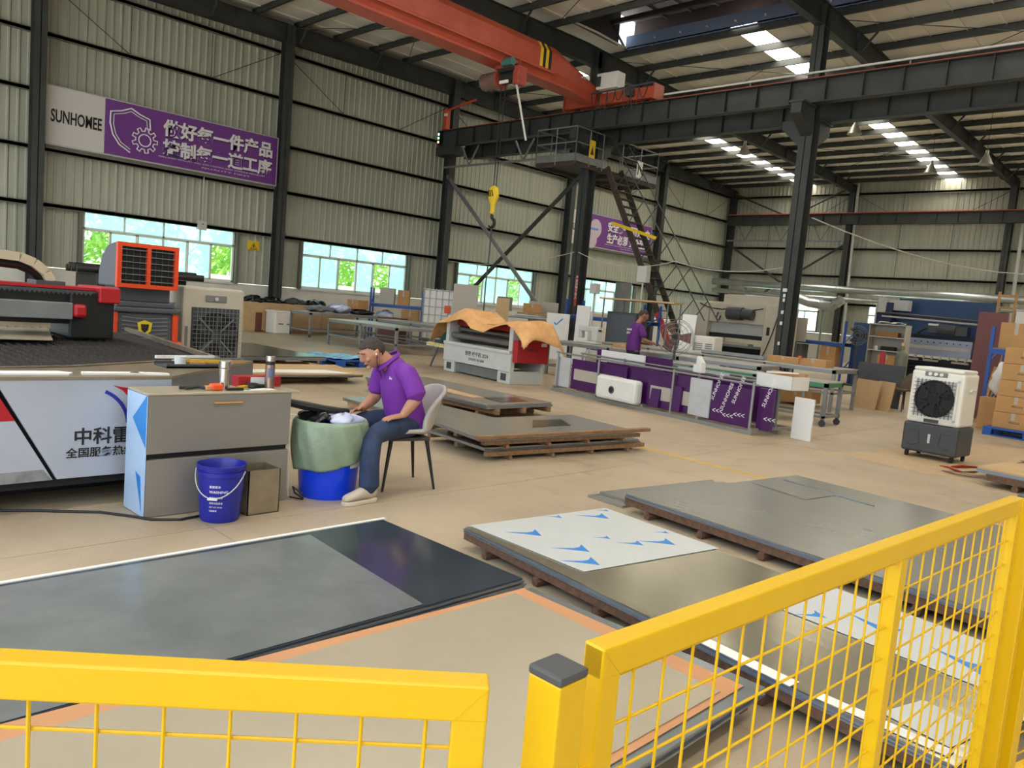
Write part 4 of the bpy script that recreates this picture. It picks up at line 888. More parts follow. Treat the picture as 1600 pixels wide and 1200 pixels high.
# ================================================================== CHAIR
mat('chair_fabric', (178, 170, 164), .65, var=.04, scale=6, bump=.05, bscale=200); mat('chair_under', (64, 60, 58), .6)
FR = 2.878                                            # person and chair: local x = right, y = forward
def shell(u, v):
    s = (u-.5)*2; K = [(.235, .45), (.12, .465), (-.04, .45), (-.15, .45), (-.215, .50), (-.25, .60), (-.285, .72), (-.315, .84)]
    t = v*(len(K)-1); i = min(int(t), len(K)-2); q = t-i
    def cr(j): return K[max(0, min(len(K)-1, j))]
    def sp(c): p0, p1, p2, p3 = cr(i-1)[c], cr(i)[c], cr(i+1)[c], cr(i+2)[c]; return .5*(2*p1+(p2-p0)*q+(2*p0-5*p1+4*p2-p3)*q*q+(3*p1-p0-3*p2+p3)*q**3)
    y, z = sp(0), sp(1); w = .225+.03*math.sin(min(1, v*1.15)*PI)-.03*max(0, v-.85)/.15
    e = abs(s)**2.2
    wing = max(0, math.sin(max(0, min(1, (v-.30)/.78))*PI))
    y += e*.17*wing; z += e*.05*max(0, math.sin(max(0, min(1, (v-.1)/.55))*PI))-e*.05*max(0, v-.8)/.2
    return Vector((s*w, y, z))
ch = thing('shell_chair', 'grey upholstered shell chair under the seated man', 'chair', (-4.985, 3.985, 0), FR)
MB().grid(shell, 28, 32).build('seat_shell', 'chair_fabric', ch, smooth='all', solid=.03)
MB().bx(-.17, .17, -.17, .19, .395, .425).build('seat_base', 'chair_under', ch, bevel=.01)
for x, y in ((-.2, .225), (.2, .225), (-.2, -.2), (.2, -.2)):
    MB().cyl((x*.72, y*.72, .41), (x*1.06, y*1.06, 0), .018, .010, 10).build('leg', 'black', ch, smooth=True)

# ================================================================== PEOPLE
mat('skin', (188, 134, 106), .5, var=.05, scale=12); mat('skin2', (156, 108, 84), .5); mat('hair', (46, 40, 38), .8, rgb2=(70, 58, 52), scale=60); mat('polo', (116, 42, 152), .75, var=.05, scale=8, bump=.06, bscale=300)
mat('polo_dark', (92, 32, 116), .75, var=.05); mat('denim', (32, 46, 74), .8, rgb2=(48, 66, 98), scale=5, bump=.05, bscale=200); mat('trousers_black', (24, 24, 28), .8); mat('shoe', (196, 184, 168), .6, var=.05); mat('sole', (214, 202, 184), .6); mat('eye_white', (230, 226, 220), .4); mat('lips', (150, 92, 84), .5)
def limb(mb, pts, rad, n=14, flat=None):
    # round cross-section loft through points with a radius each, hemispherical ends
    P = [Vector(p) for p in pts]; out = []; R = []
    d0 = (P[0]-P[1]).normalized(); d1 = (P[-1]-P[-2]).normalized()
    out += [P[0]+d0*rad[0]*.7]; R += [rad[0]*.35]
    for i in range(len(P)):
        out.append(P[i]); R.append(rad[i])
        if i < len(P)-1:
            for t in (.33, .67): out.append(P[i].lerp(P[i+1], t)); R.append(rad[i]+(rad[i+1]-rad[i])*t)
    out += [P[-1]+d1*rad[-1]*.7]; R += [rad[-1]*.35]
    # soften the corners at joints
    sm = [out[0]]+[out[i]*.6+(out[i-1]+out[i+1])*.2 for i in range(1, len(out)-1)]+[out[-1]]
    return mb.tube(sm, R, n)
def torso(mb, rings, n=22):
    # rings: centre, half width (x), half depth (y), forward tilt of the ring plane
    v = []
    for (c, w, d, tilt) in rings:
        for i in range(n):
            a = 2*PI*i/n; ca, sa = math.cos(a), math.sin(a)
            x = w*math.copysign(abs(ca)**.8, ca); y = d*math.copysign(abs(sa)**.9, sa)
            v.append((c[0]+x, c[1]+y*math.cos(tilt), c[2]-y*math.sin(tilt)))
    k = len(rings); f = [(j*n+i, j*n+(i+1) % n, (j+1)*n+(i+1) % n, (j+1)*n+i) for j in range(k-1) for i in range(n)]
    f += [tuple(range(n-1, -1, -1)), tuple(range((k-1)*n, k*n))]
    return mb.add(v, f)
def fuse(o, voxel, smooth=4, fac=.5):
    m = o.modifiers.new('remesh', 'REMESH'); m.mode = 'VOXEL'; m.voxel_size = voxel; m.use_smooth_shade = True
    m = o.modifiers.new('smooth', 'SMOOTH'); m.iterations = smooth; m.factor = fac
    return o
def head_frame(c, face, up=(0, 0, 1)):
    f = Vector(face).normalized(); r = f.cross(Vector(up)).normalized(); u = r.cross(f)
    return Matrix((r, f, u)).transposed(), Vector(c)
def add_head(mb, c, face, s=1.0):
    M3, c = head_frame(c, face); P = lambda x, y, z: c+M3 @ (Vector((x, y, z))*s)
    def skull(u, v):
        a, b = 2*PI*u, PI*v; x, y, z = math.cos(a)*math.sin(b), math.sin(a)*math.sin(b), -math.cos(b)
        X, Y, Z = x*.077, y*.098-.008, z*.108
        if z < 0: k = -z; X *= 1-.22*k; Y = Y*(1-.12*k)+.018*k; Z *= 1.08
        if y > .2 and z > .15 and z < .6: Y -= .004
        return P(X, Y, Z)
    mb.grid(skull, 28, 20, wrap=True)
    mb.ball(P(0, .096, -.018), (.013*s, .013*s, .016*s)); mb.tube([P(0, .088, .028), P(0, .1, 0), P(0, .108, -.018)], [.008*s, .010*s, .012*s], 8)
    mb.ball(P(0, .082, -.052), (.022*s, .012*s, .01*s)); mb.ball(P(0, .074, -.09), (.024*s, .018*s, .016*s))
    for q in (-1, 1):
        mb.ball(P(q*.033, .08, .034), (.022*s, .010*s, .008*s)); mb.ball(P(q*.04, .066, -.02), (.022*s, .016*s, .018*s))
        mb.ball(P(q*.079, -.005, .0), (.008*s, .02*s, .032*s)); mb.ball(P(q*.077, -.002, -.022), (.008*s, .012*s, .012*s))
    return P
def add_hand(mb, wrist, fwd, palm_n, thumb_side, curl=.5, s=1.0, spread=.10):
    # palm and five fingers; fwd: direction of the fingers, palm_n: direction the palm faces, thumb_side: +1/-1 along fwd x palm_n
    f = Vector(fwd).normalized(); n = Vector(palm_n); n = (n-f*n.dot(f)).normalized(); r = f.cross(n)*thumb_side; w = Vector(wrist)
    for k in (-1, -.33, .33, 1): limb(mb, [w+r*(.010*k)*s, w+f*.04*s+r*(.021*k)*s, w+f*.082*s+r*(.029*k)*s], [.016*s, .0145*s, .0115*s], 10)
    L = [.066, .078, .072, .056]
    for i, k in enumerate((1, .33, -.33, -1)):
        b = w+f*.082*s+r*(.029*k)*s; d = (f+r*spread*k).normalized(); l = L[i]*s
        p1 = b+d*l*.45+n*l*.10*curl; d2 = (d+n*curl*.9).normalized(); p2 = p1+d2*l*.32; d3 = (d+n*curl*2.0).normalized(); p3 = p2+d3*l*.26
        limb(mb, [b, p1, p2, p3], [.0095*s, .009*s, .0082*s, .007*s], 8)
    b = w+f*.022*s+r*.02*s; p1 = b+(f*.55+r*.75+n*.2).normalized()*.038*s; p2 = p1+(f*.9+r*.3+n*.25*curl).normalized()*.03*s; p3 = p2+(f+n*.3*curl).normalized()*.024*s
    limb(mb, [b, p1, p2, p3], [.014*s, .0105*s, .0098*s, .008*s], 8)
def hair_cap(P, name, parent, m='hair'):
    v = []; f = []; n, k = 40, 26
    keep = {}
    def pt(i, j):
        a, b = 2*PI*i/n, PI*j/k; x, y, z = math.cos(a)*math.sin(b), math.sin(a)*math.sin(b), math.cos(b)
        X, Y, Z = x*.0795, y*.1005-.008, z*.111
        if z < 0: q = -z; X *= 1-.22*q; Y = Y*(1-.12*q)+.018*q; Z *= 1.08
        return P(X, Y, Z), y, z
    for j in range(k+1):
        for i in range(n): v.append(pt(i, j)[0])
    for j in range(k):
        for i in range(n):
            _, y, z = pt(i+.5, j+.5)
            lim = .52 if y > .45 else (.52*(y+.15)/.6+.08*(1-(y+.15)/.6) if y > -.15 else max(-.42, .08+(y+.15)*1.1))
            if z > lim: f.append((j*n+i, j*n+(i+1) % n, (j+1)*n+(i+1) % n, (j+1)*n+i))
    return MB().add(v, f).build(name, m, parent, smooth='all', solid=.006)
def shoe(mb_parent, ankle, toe_dir, label_mats=('shoe', 'sole'), s=1.0):
    d = Vector((toe_dir[0], toe_dir[1], 0)).normalized(); r = Vector((d.y, -d.x, 0)); a = Vector((ankle[0], ankle[1], 0))
    prof = [(-.078, .028, .07), (-.06, .034, .095), (-.01, .037, .10), (.04, .04, .088), (.08, .043, .07), (.12, .045, .058), (.16, .040, .046), (.185, .022, .034)]
    v = []; n = 12
    for (t, w, h) in prof:
        for i in range(n):
            q = PI*2*i/n; y = math.cos(q)*w; z = .024+h*.5+math.sin(q)*(h*.5); v.append(a+d*t*s+r*y*s+Vector((0, 0, max(.024, z)*s)))
    k = len(prof); f = [(j*n+i, j*n+(i+1) % n, (j+1)*n+(i+1) % n, (j+1)*n+i) for j in range(k-1) for i in range(n)]+[tuple(range(n)), tuple(range((k-1)*n, k*n))]
    o = MB().add(v, f).build('shoe', label_mats[0], mb_parent, smooth='all', sub=1)
    out = [a+d*t*s+r*w*1.0*s for t, w, h in prof]+[a+d*t*s-r*w*1.0*s for t, w, h in prof[::-1]]
    MB().prism([(p.x, p.y) for p in out], 0, .027*s).build('sole', label_mats[1], o, bevel=.006)
    for t in (.05, .075, .1): MB().tube([a+d*t*s+r*.02*s+Vector((0, 0, .088*s-t*.2)), a+d*(t+.01)*s+Vector((0, 0, .094*s-t*.2)), a+d*t*s-r*.02*s+Vector((0, 0, .088*s-t*.2))], .004, 6).build('lace', 'white_matte', o)
    return o

# --- the seated man
pm = thing('person', 'man in a purple polo shirt and blue jeans sitting and looking down', 'person', (-4.97, 3.98, 0), FR)
body = MB()
torso(body, [((0, -.02, .47), .13, .10, 0), ((0, .0, .60), .14, .11, .1), ((0, .05, .74), .14, .10, .2), ((0, .09, .87), .155, .10, .3), ((0, .125, .96), .13, .075, .45)], 18)
limb(body, [(0, .13, .95), (0, .20, 1.02), (0, .27, 1.07)], [.068, .062, .062])
LS, LE, LW = (-.2, .10, .95), (-.285, .04, .765), (-.25, .13, .622)
RS, RE, RW = (.19, .15, .93), (.245, .165, .70), (.165, .32, .612)
limb(body, [LS, LE, ((LE[0]*.55+LW[0]*.45), (LE[1]*.55+LW[1]*.45), (LE[2]*.55+LW[2]*.45)), LW], [.058, .048, .046, .031]); limb(body, [RS, RE, ((RE[0]*.55+RW[0]*.45), (RE[1]*.55+RW[1]*.45), (RE[2]*.55+RW[2]*.45)), RW], [.058, .048, .046, .031])
add_hand(body, LW, (-.05, .95, -.16), (.05, -.2, -1), -1, .25, 1.08)
add_hand(body, RW, (-.4, .85, -.12), (-.5, .0, -.8), 1, .6, 1.0)
PH = add_head(body, (0, .325, 1.085), (-.06, .86, -.52), 1.05)
LK, LA, RK, RA = (-.315, .395, .475), (-.458, .45, .10), (.17, .37, .485), (.10, .45, .09)
limb(body, [(-.09, 0, .52), LK, LA], [.08, .055, .042]); limb(body, [(.09, 0, .52), RK, RA], [.08, .055, .042])
body = fuse(body.build('body', 'skin', pm, smooth='all'), .0052, 2, .4)
sh = MB()
torso(sh, [((0, -.025, .465), .172, .148, .0), ((0, -.01, .54), .174, .156, .05), ((0, .02, .64), .17, .155, .1), ((0, .055, .75), .176, .148, .18), ((0, .085, .85), .188, .132, .26), ((0, .11, .93), .186, .108, .36), ((0, .135, .99), .135, .085, .5), ((0, .165, 1.03), .085, .068, .6)], 28)
limb(sh, [(-.13, .11, .955), (-.2, .10, .945), (-.255, .065, .86), (-.285, .045, .79)], [.072, .082, .08, .08]); limb(sh, [(.12, .135, .945), (.192, .15, .925), (.23, .16, .83), (.243, .165, .755)], [.072, .08, .078, .076])
sh = fuse(sh.build('polo_shirt', 'polo', pm, smooth='all'), .009, 3, .5)
def collar(u, v):
    a = 2*PI*u; op = max(0, math.sin(a))
    return Vector(((.070+.02*v)*math.cos(a), .185+(.072+.022*v)*math.sin(a), 1.028-.06*math.sin(a)+.022*(1-v)-.035*op*v))
MB().grid(collar, 32, 4, wrap=True).build('collar', 'polo', pm, smooth='all', solid=.007)
lettering('ed', .03, 'ink_white', (-.13, .195, .885), (.82, .5, .1), (-.1, -.25, .95), pm, .001, name='chest_logo')
MB().tube([(-.012, .262, .985), (-.012, .245, .93), (-.012, .235, .88)], .007, 6).build('placket', 'polo_dark', pm)
je = MB()
torso(je, [((0, -.04, .455), .165, .14, 0), ((0, -.03, .52), .17, .145, .05), ((0, -.02, .58), .15, .12, .1)], 22)
limb(je, [(-.085, -.01, .515), (-.20, .2, .515), LK, (LA[0]+.03, LA[1]+.0, .30), (LA[0]-.0, LA[1], .12)], [.098, .088, .078, .076, .078]); limb(je, [(.085, -.01, .515), (.13, .2, .52), RK, (RA[0], RA[1]+.01, .3), (RA[0], RA[1], .12)], [.098, .088, .078, .076, .076])
je = fuse(je.build('jeans', 'denim', pm, smooth='all'), .010, 3, .5)
shoe(pm, (LA[0], LA[1]+.02), (-.30, .9), s=1.12); shoe(pm, (RA[0], RA[1]+.02), (.0, 1), s=1.12)
hair_cap(PH, 'hair', pm)
for q in (-1, 1):
    e = MB().ball(PH(q*.033, .0815, .016), (.010, .007, .0045)).build('eye', 'eye_white', pm, smooth='all'); MB().ball(PH(q*.033, .0875, .013), (.0045, .003, .004)).build('iris', 'black', e)
    MB().tube([PH(q*.014, .090, .036), PH(q*.034, .090, .041), PH(q*.054, .078, .034)], [.003, .0045, .003], 6).build('eyebrow', 'hair', pm)
    MB().tube([PH(q*.022, .0865, .021), PH(q*.033, .09, .023), PH(q*.046, .083, .019)], [.002, .003, .002], 6).build('eyelid', 'skin', pm)
MB().tube([PH(-.022, .087, -.055), PH(0, .094, -.053), PH(.022, .087, -.055)], [.003, .005, .003], 6).build('mouth', 'lips', pm)
MB().tube([PH(-.085, .0, -.005), PH(-.088, .03, -.06), (-.07, .29, .95), (-.05, .25, .90)], .003, 6).build('earphone_wire', 'black', pm)
MB().ball(PH(-.087, .006, -.004), .008).build('earbud', 'white', pm)

# --- the standing worker at the back
pw = thing('person', 'worker in a purple T-shirt standing with the back to us at the long table', 'person', (-9.33, 13.3, 0), -.55)
body = MB()
limb(body, [(0, .03, 1.36), (0, .07, 1.44), (0, .11, 1.50)], [.06, .055, .055])
torso(body, [((0, 0, .9), .14, .1, 0), ((0, 0, 1.1), .14, .1, 0), ((0, .02, 1.3), .16, .1, .1), ((0, .04, 1.38), .1, .07, .2)], 16)
limb(body, [(-.19, .03, 1.32), (-.23, .08, 1.06), (-.17, .34, 1.0)], [.05, .042, .028]); limb(body, [(.19, .03, 1.32), (.25, .10, 1.07), (.22, .36, 1.02)], [.05, .042, .028])
add_hand(body, (-.17, .34, 1.0), (.2, 1, -.1), (0, 0, -1), -1, .4); add_hand(body, (.22, .36, 1.02), (-.2, 1, -.1), (0, 0, -1), 1, .4)
PW = add_head(body, (0, .155, 1.575), (.15, .85, -.5), 1.04)
limb(body, [(-.1, 0, .86), (-.11, .02, .46), (-.12, -.02, .09)], [.08, .055, .042]); limb(body, [(.1, 0, .86), (.11, .03, .46), (.12, .0, .09)], [.08, .055, .042])
fuse(body.build('body', 'skin2', pw, smooth='all'), .008, 2, .4)
s2 = MB(); torso(s2, [((0, -.01, .84), .18, .135, 0), ((0, -.01, .95), .18, .135, 0), ((0, 0, 1.1), .175, .13, .02), ((0, .01, 1.24), .19, .125, .08), ((0, .025, 1.33), .185, .105, .15), ((0, .045, 1.41), .09, .07, .2)], 24)
limb(s2, [(-.14, .03, 1.33), (-.2, .04, 1.31), (-.235, .07, 1.16)], [.07, .075, .072]); limb(s2, [(.14, .03, 1.33), (.2, .04, 1.31), (.25, .09, 1.16)], [.07, .075, .072])
fuse(s2.build('t_shirt', 'polo_dark', pw, smooth='all'), .012, 3, .5)
t2 = MB(); torso(t2, [((0, -.01, .78), .16, .12, 0), ((0, -.01, .88), .165, .125, 0)], 20); limb(t2, [(-.09, 0, .82), (-.11, .02, .46), (-.12, -.02, .11)], [.105, .085, .075]); limb(t2, [(.09, 0, .82), (.11, .03, .46), (.12, 0, .11)], [.105, .085, .075])
fuse(t2.build('trousers', 'trousers_black', pw, smooth='all'), .012, 3, .5)
shoe(pw, (-.12, -.01), (-.1, 1), ('black', 'black')); shoe(pw, (.12, .01), (.1, 1), ('black', 'black')); hair_cap(PW, 'hair', pw)
for k, s in enumerate(('SUNHOME', '品质工厂')): lettering(s, .055, 'ink_white', (-.11, -.142+.0*k, 1.25-.07*k), (1, 0, 0), (0, .05, 1), pw, .002, name='back_print')
# ================================================================== LASER CUTTING MACHINE
mat('machine_white', (176, 182, 196), .4, .1, var=.04, scale=1.5); mat('machine_red', (176, 26, 38), .4); mat('logo_blue', (40, 46, 150), .5); mat('slat_steel', (70, 62, 56), .7, .3, var=.3, scale=10); mat('rim_wood', (116, 104, 88), .7, .2, var=.2, scale=6); mat('dirt', (132, 134, 136), .8, var=.2, scale=10)
lm = thing('laser_cutter', 'large grey white laser cutting machine with red panel and gantry', 'machine', (-7.8, .6, 0))
def WB(mb, name, m, parent=lm, **k):                  # world coordinates into the local frame of a thing
    base = parent
    while base.parent is not None: base = base.parent
    return mb.build(name, m, parent, loc=tuple(-base.location) if parent is base else (0, 0, 0), **k)
FXP = -5.4
# front panels: slanted black joint from (y 1.23, z .74) to (y 1.53, z .21)
WB(MB().prism([(1.20, .84), (2.25, .84), (2.25, .27), (2.0, .2), (1.55, .2)], FXP-.03, FXP, 'x'), 'front_panel', 'machine_white', bevel=.003)
WB(MB().prism([(-2.3, .84), (1.175, .84), (1.225, .74), (1.31, .59), (-2.3, .59)], FXP-.03, FXP, 'x'), 'red_panel', 'machine_red')
WB(MB().prism([(-2.3, .588), (1.31, .588), (1.525, .2), (-2.3, .16)], FXP-.03, FXP, 'x'), 'lower_panel', 'machine_white')
WB(MB().prism([(-2.3, .24), (1.47, .27), (1.52, .2), (-2.3, .165)], FXP, FXP+.002, 'x'), 'dirt_band', 'dirt')
WB(MB().bx(-9.9, FXP-.06, -2.3, 2.2, .14, .82).prism([(-9.9, 2.2), (FXP-.06, 2.2), (-6.5, 3.2), (-9.9, 3.5)], .14, .82), 'body_core', 'black_matte')
WB(MB().bx(-9.7, -5.9, -2.2, 3.0, 0, .14), 'plinth', 'black')
WB(MB().prism([(FXP+.005, -2.3), (FXP+.005, 2.25), (-6.45, 3.4), (-6.62, 3.2), (-5.92, 1.76), (-5.62, .3), (-5.62, -2.3)], .84, .86), 'shelf_top', 'box_steel')
WB(MB().prism([(-6.45, 3.4), (FXP, 2.25), (FXP-.04, 2.25), (-6.48, 3.36)], .3, .84), 'end_panel', 'grey_mid')
for a, b in (((-5.62, -2.3), (-5.62, .3)), ((-5.62, .3), (-5.92, 1.76)), ((-5.92, 1.76), (-6.6, 3.15)), ((-6.6, 3.15), (-10.1, 3.62))): WB(MB().bar((*a, .85), (*b, .85), .04, .044), 'rim', 'rim_wood')
z = [(0, 0)]; n = 72
for k in range(n): z += [(k*.05, .055), (k*.05+.025, .03)]
z += [(n*.05, .055), (n*.05, 0)]
smesh = MB().prism(z, -.0015, .0015, 'y').mesh('slat', 'slat_steel')
for k in range(64):                                   # toothed support slats of the cutting bed
    y = -2.0+k*.08; x1 = -5.95 if y < .3 else (-5.95-(y-.3)*.22 if y < 1.7 else -6.25-(y-1.7)*.34)
    o = from_mesh(smesh, 'slat', lm, (-9.98+7.8, y-.6, .795)); o.scale = ((x1+9.98)/3.6, 1, 1)
WB(MB().prism([(-9.4, -2), (-8.0, -2), (-7.9, 2.2), (-9.3, 2.55)], .872, .882), 'work_sheet', 'sheet_beige')
WB(MB().bx(-8.9, -8.35, -2.3, 2.46, 1.0, 1.33), 'gantry_beam', 'black'); WB(MB().bx(-8.9, -8.3, 2.45, 2.86, .86, 1.33), 'gantry_leg', 'black', bevel=.02)
WB(MB().bx(-8.95, -8.36, -2.3, 2.72, 1.335, 1.36), 'gantry_lid', 'machine_red'); WB(MB().bx(-8.93, -8.26, 2.70, 2.9, 1.22, 1.38), 'end_cap', 'machine_red', bevel=.015)
WB(MB().bx(-8.32, -8.22, -2.3, 2.46, 1.05, 1.21), 'linear_rail_cover', 'grey_mid', bevel=.01); WB(MB().bx(-8.3, -8.2, 2.46, 2.58, 1.07, 1.2), 'red_bracket', 'machine_red', bevel=.03)
z = [(-2.3, 1.30)]
for k in range(124): z += [(-2.3+k*.04, 1.285), (-2.3+k*.04+.02, 1.31)]
WB(MB().prism(z+[(2.68, 1.33), (-2.3, 1.33)], -8.275, -8.262, 'x'), 'rack_teeth', 'grey_dark')
chain = [(-8.6, -1.5+i*.3, 1.62) for i in range(12)]+[(-8.6, 2.08, 1.605), (-8.6, 2.2, 1.56), (-8.6, 2.3, 1.48), (-8.6, 2.35, 1.39)]
mat('chain_beige', (190, 176, 150), .6)
for i in range(len(chain)-1):                         # links of the energy chain
    a, b = Vector(chain[i]), Vector(chain[i+1]); m = 2 if i < 11 else 1
    for j in range(m): WB(MB().bar(a.lerp(b, (j+.03)/m), a.lerp(b, (j+.97)/m), .2, .085), 'chain_link', ['chain_beige', 'black'][0])
WB(MB().tube([Vector(c)-Vector((0, 0, .075)) for c in chain], .045, 6), 'chain_inner', 'black')
WB(MB().bx(-8.75, -8.45, 2.2, 2.45, 1.36, 1.40), 'chain_seat', 'grey_dark')
def on_front(mb, name, m, parent=lm): return WB(mb, name, m, parent)
on_front(MB().prism([(1.865, .802), (1.93, .787), (2.05, .77), (2.05, .50), (1.99, .60), (1.96, .73), (1.93, .765)], FXP+.001, FXP+.003, 'x'), 'logo_red', 'machine_red')
arc = [(1.72+.235*math.sin(a), .535+.235*math.cos(a)) for a in [.42+i*.1 for i in range(12)]]; arc2 = [(1.72+.258*math.sin(a), .535+.258*math.cos(a)) for a in [1.52-i*.1 for i in range(12)]]
on_front(MB().prism(arc+arc2, FXP+.001, FXP+.003, 'x'), 'logo_blue', 'logo_blue')
lettering('中科雷激光', .118, 'ink_black', (FXP+7.8+.002, 1.635-.6, .425), (0, 1, 0), (0, 0, 1), lm, .002, .002)
lettering('全国服务热线', .068, 'ink_black', (FXP+7.8+.002, 1.595-.6, .338), (0, 1, 0), (0, 0, 1), lm, .002, .001, width=.42)
# cut strips and tools lying on the shelf of the machine
def shelf(name, label, cat, poly, h, m): return plate(label, poly, .861, .861+h, m, cat=cat, name=name)
shelf('cut_strip', 'white cut strip with a slot at the left end of the machine shelf', 'strip', [(-5.62, .9), (-5.5, .9), (-5.46, 1.62), (-5.52, 1.66), (-5.60, 1.6)], .012, 'white_matte')
shelf('cut_strip', 'white cut strip in the middle of the machine shelf', 'strip', [(-5.56, 1.72), (-5.47, 1.7), (-5.46, 2.06), (-5.53, 2.07)], .014, 'white_matte')
shelf('cut_strip', 'long pale strip pointing toward the bench on the machine shelf', 'strip', [(-5.55, 2.02), (-5.48, 2.0), (-5.42, 2.24), (-5.46, 2.24)], .014, 'white_matte')
t = thing('tool_tray', 'dark shallow tray of small parts on the machine shelf', 'tray', (-5.98, 2.6, .861))
MB().bx(-.12, .12, -.2, .2, 0, .012).bx(.11, .12, -.2, .2, 0, .03).bx(-.12, -.11, -.2, .2, 0, .03).build('tray', 'grey_dark', t); MB().lathe([(.04, .012), (.05, .08), (.045, .08), (.035, .016), (0, .016)], (0, -.05, 0), 14).build('plastic_cup', 'white', t, smooth=True); MB().bx(-.06, -.02, .05, .16, .012, .03).build('part', 'cardboard', t)
for k, (x, y, a, l, m) in enumerate([(-6.25, 2.85, .9, .5, 'grey_light'), (-6.18, 2.95, .8, .45, 'timber_light'), (-6.3, 3.0, 1.0, .5, 'edge_steel'), (-6.1, 2.8, .85, .3, 'tape_yellow'), (-6.35, 2.75, .95, .5, 'white_matte')]):
    tag(MB().box((0, 0, .012+.006*k), (l, .03, .022), a+.7).build('metal_bar', m, None, (x, y, .861)), ['grey metal bar on the machine shelf', 'wooden rule on the machine shelf', 'shiny steel bar on the machine shelf', 'yellow level tool on the machine shelf', 'white plastic bar on the machine shelf'][k], 'bar')

# ================================================================== EVAPORATIVE COOLERS
mat('cooler_grey', (80, 84, 92), .45, var=.04); mat('cooler_orange', (226, 74, 32), .4); mat('cooler_beige', (186, 180, 166), .45, var=.03); mat('cooler_white', (228, 224, 214), .4, var=.02); mat('tank_grey', (62, 64, 66), .5); mat('grille_grey', (120, 124, 130), .5); mat('shield_yellow', (220, 196, 40), .5)
oc = thing('evaporative_cooler', 'grey and orange evaporative cooler with upturned outlet hood', 'air cooler', (-10.45, 3.86, 0))
MB().bx(-.3, .28, -.33, .36, .1, 1.07).build('body', 'cooler_grey', oc, bevel=.03)
MB().bx(.2, .3, -.37, -.32, .1, 1.05).bx(.2, .3, .35, .42, .1, 1.05).build('side_trim', 'cooler_orange', oc, bevel=.01)
for k in range(15): MB().bar((.285, -.27, .3+k*.05), (.285, .0, .28+k*.05), .012, .012).bar((.285, .0, .28+k*.05), (.285, .29, .3+k*.05), .012, .012).build('louvre', 'grille_grey', oc)
MB().prism([(-.09, .93), (0, .965), (.09, .93), (.075, .83), (0, .76), (-.075, .83)], .295, .305, 'x').build('shield_badge', 'shield_yellow', oc); MB().prism([(-.05, .915), (.05, .915), (.04, .84), (0, .805), (-.04, .84)], .305, .308, 'x').build('badge_mark', 'ink_black', oc)
MB().bx(-.36, .33, -.38, .44, 1.06, 1.12).bx(-.3, .26, -.33, .38, 1.12, 1.19).build('top_tray', 'cooler_grey', oc, bevel=.015); MB().bx(-.26, .2, -.3, .34, 1.19, 1.36).build('neck', 'cooler_grey', oc, bevel=.01)
pf2 = [(.2, 1.36), (.3, 1.38), (.3, 1.9), (.16, 1.9), (-.05, 1.86), (-.22, 1.74), (-.32, 1.55), (-.34, 1.36)]
MB().prism([(a, b) for a, b in pf2], -.36, .36, 'y').build('outlet_hood', 'cooler_grey', oc, bevel=.02)
mb = MB()
for (y0, y1, z0, z1) in ((-.37, .37, 1.36, 1.41), (-.37, .37, 1.86, 1.91), (-.37, -.32, 1.41, 1.86), (.32, .37, 1.41, 1.86), (-.02, .025, 1.41, 1.86)): mb.bx(.3, .36, y0, y1, z0, z1)
mb.build('outlet_frame', 'cooler_orange', oc); MB().bx(.295, .305, -.33, .33, 1.4, 1.87).build('outlet_dark', 'black', oc)
for k in range(6):
    for y0, y1 in ((-.32, -.02), (.025, .32)): MB().box((.34, (y0+y1)/2, 1.45+k*.075), (.03, y1-y0, .008)).build('vane', 'grille_grey', oc)
for y in (-.25, -.17, -.09, .1, .18, .26): MB().bx(.308, .316, y-.004, y+.004, 1.41, 1.86).build('rear_vane', 'grey_dark', oc)
for x, y in ((-.2, -.25), (.2, -.25), (-.2, .28), (.2, .28)): MB().cyl((x, y-.02, .05), (x, y+.02, .05), .05, n=12).bx(x-.03, x+.03, y-.03, y+.03, .06, .11).build('caster', 'rubber', oc)
MB().bx(.2, .32, .4, .47, .3, .7).build('control_panel', 'cooler_orange', oc, bevel=.02)
bc = thing('evaporative_cooler', 'large beige evaporative cooler with big black fan grille', 'air cooler', (-10.7, 4.83, 0))
MB().bx(-.4, .36, -.42, .44, .08, 1.43).build('body', 'cooler_beige', bc, bevel=.03)
MB().bx(.36, .372, -.3, .37, .4, 1.16).build('fan_recess', 'grey_dark', bc)
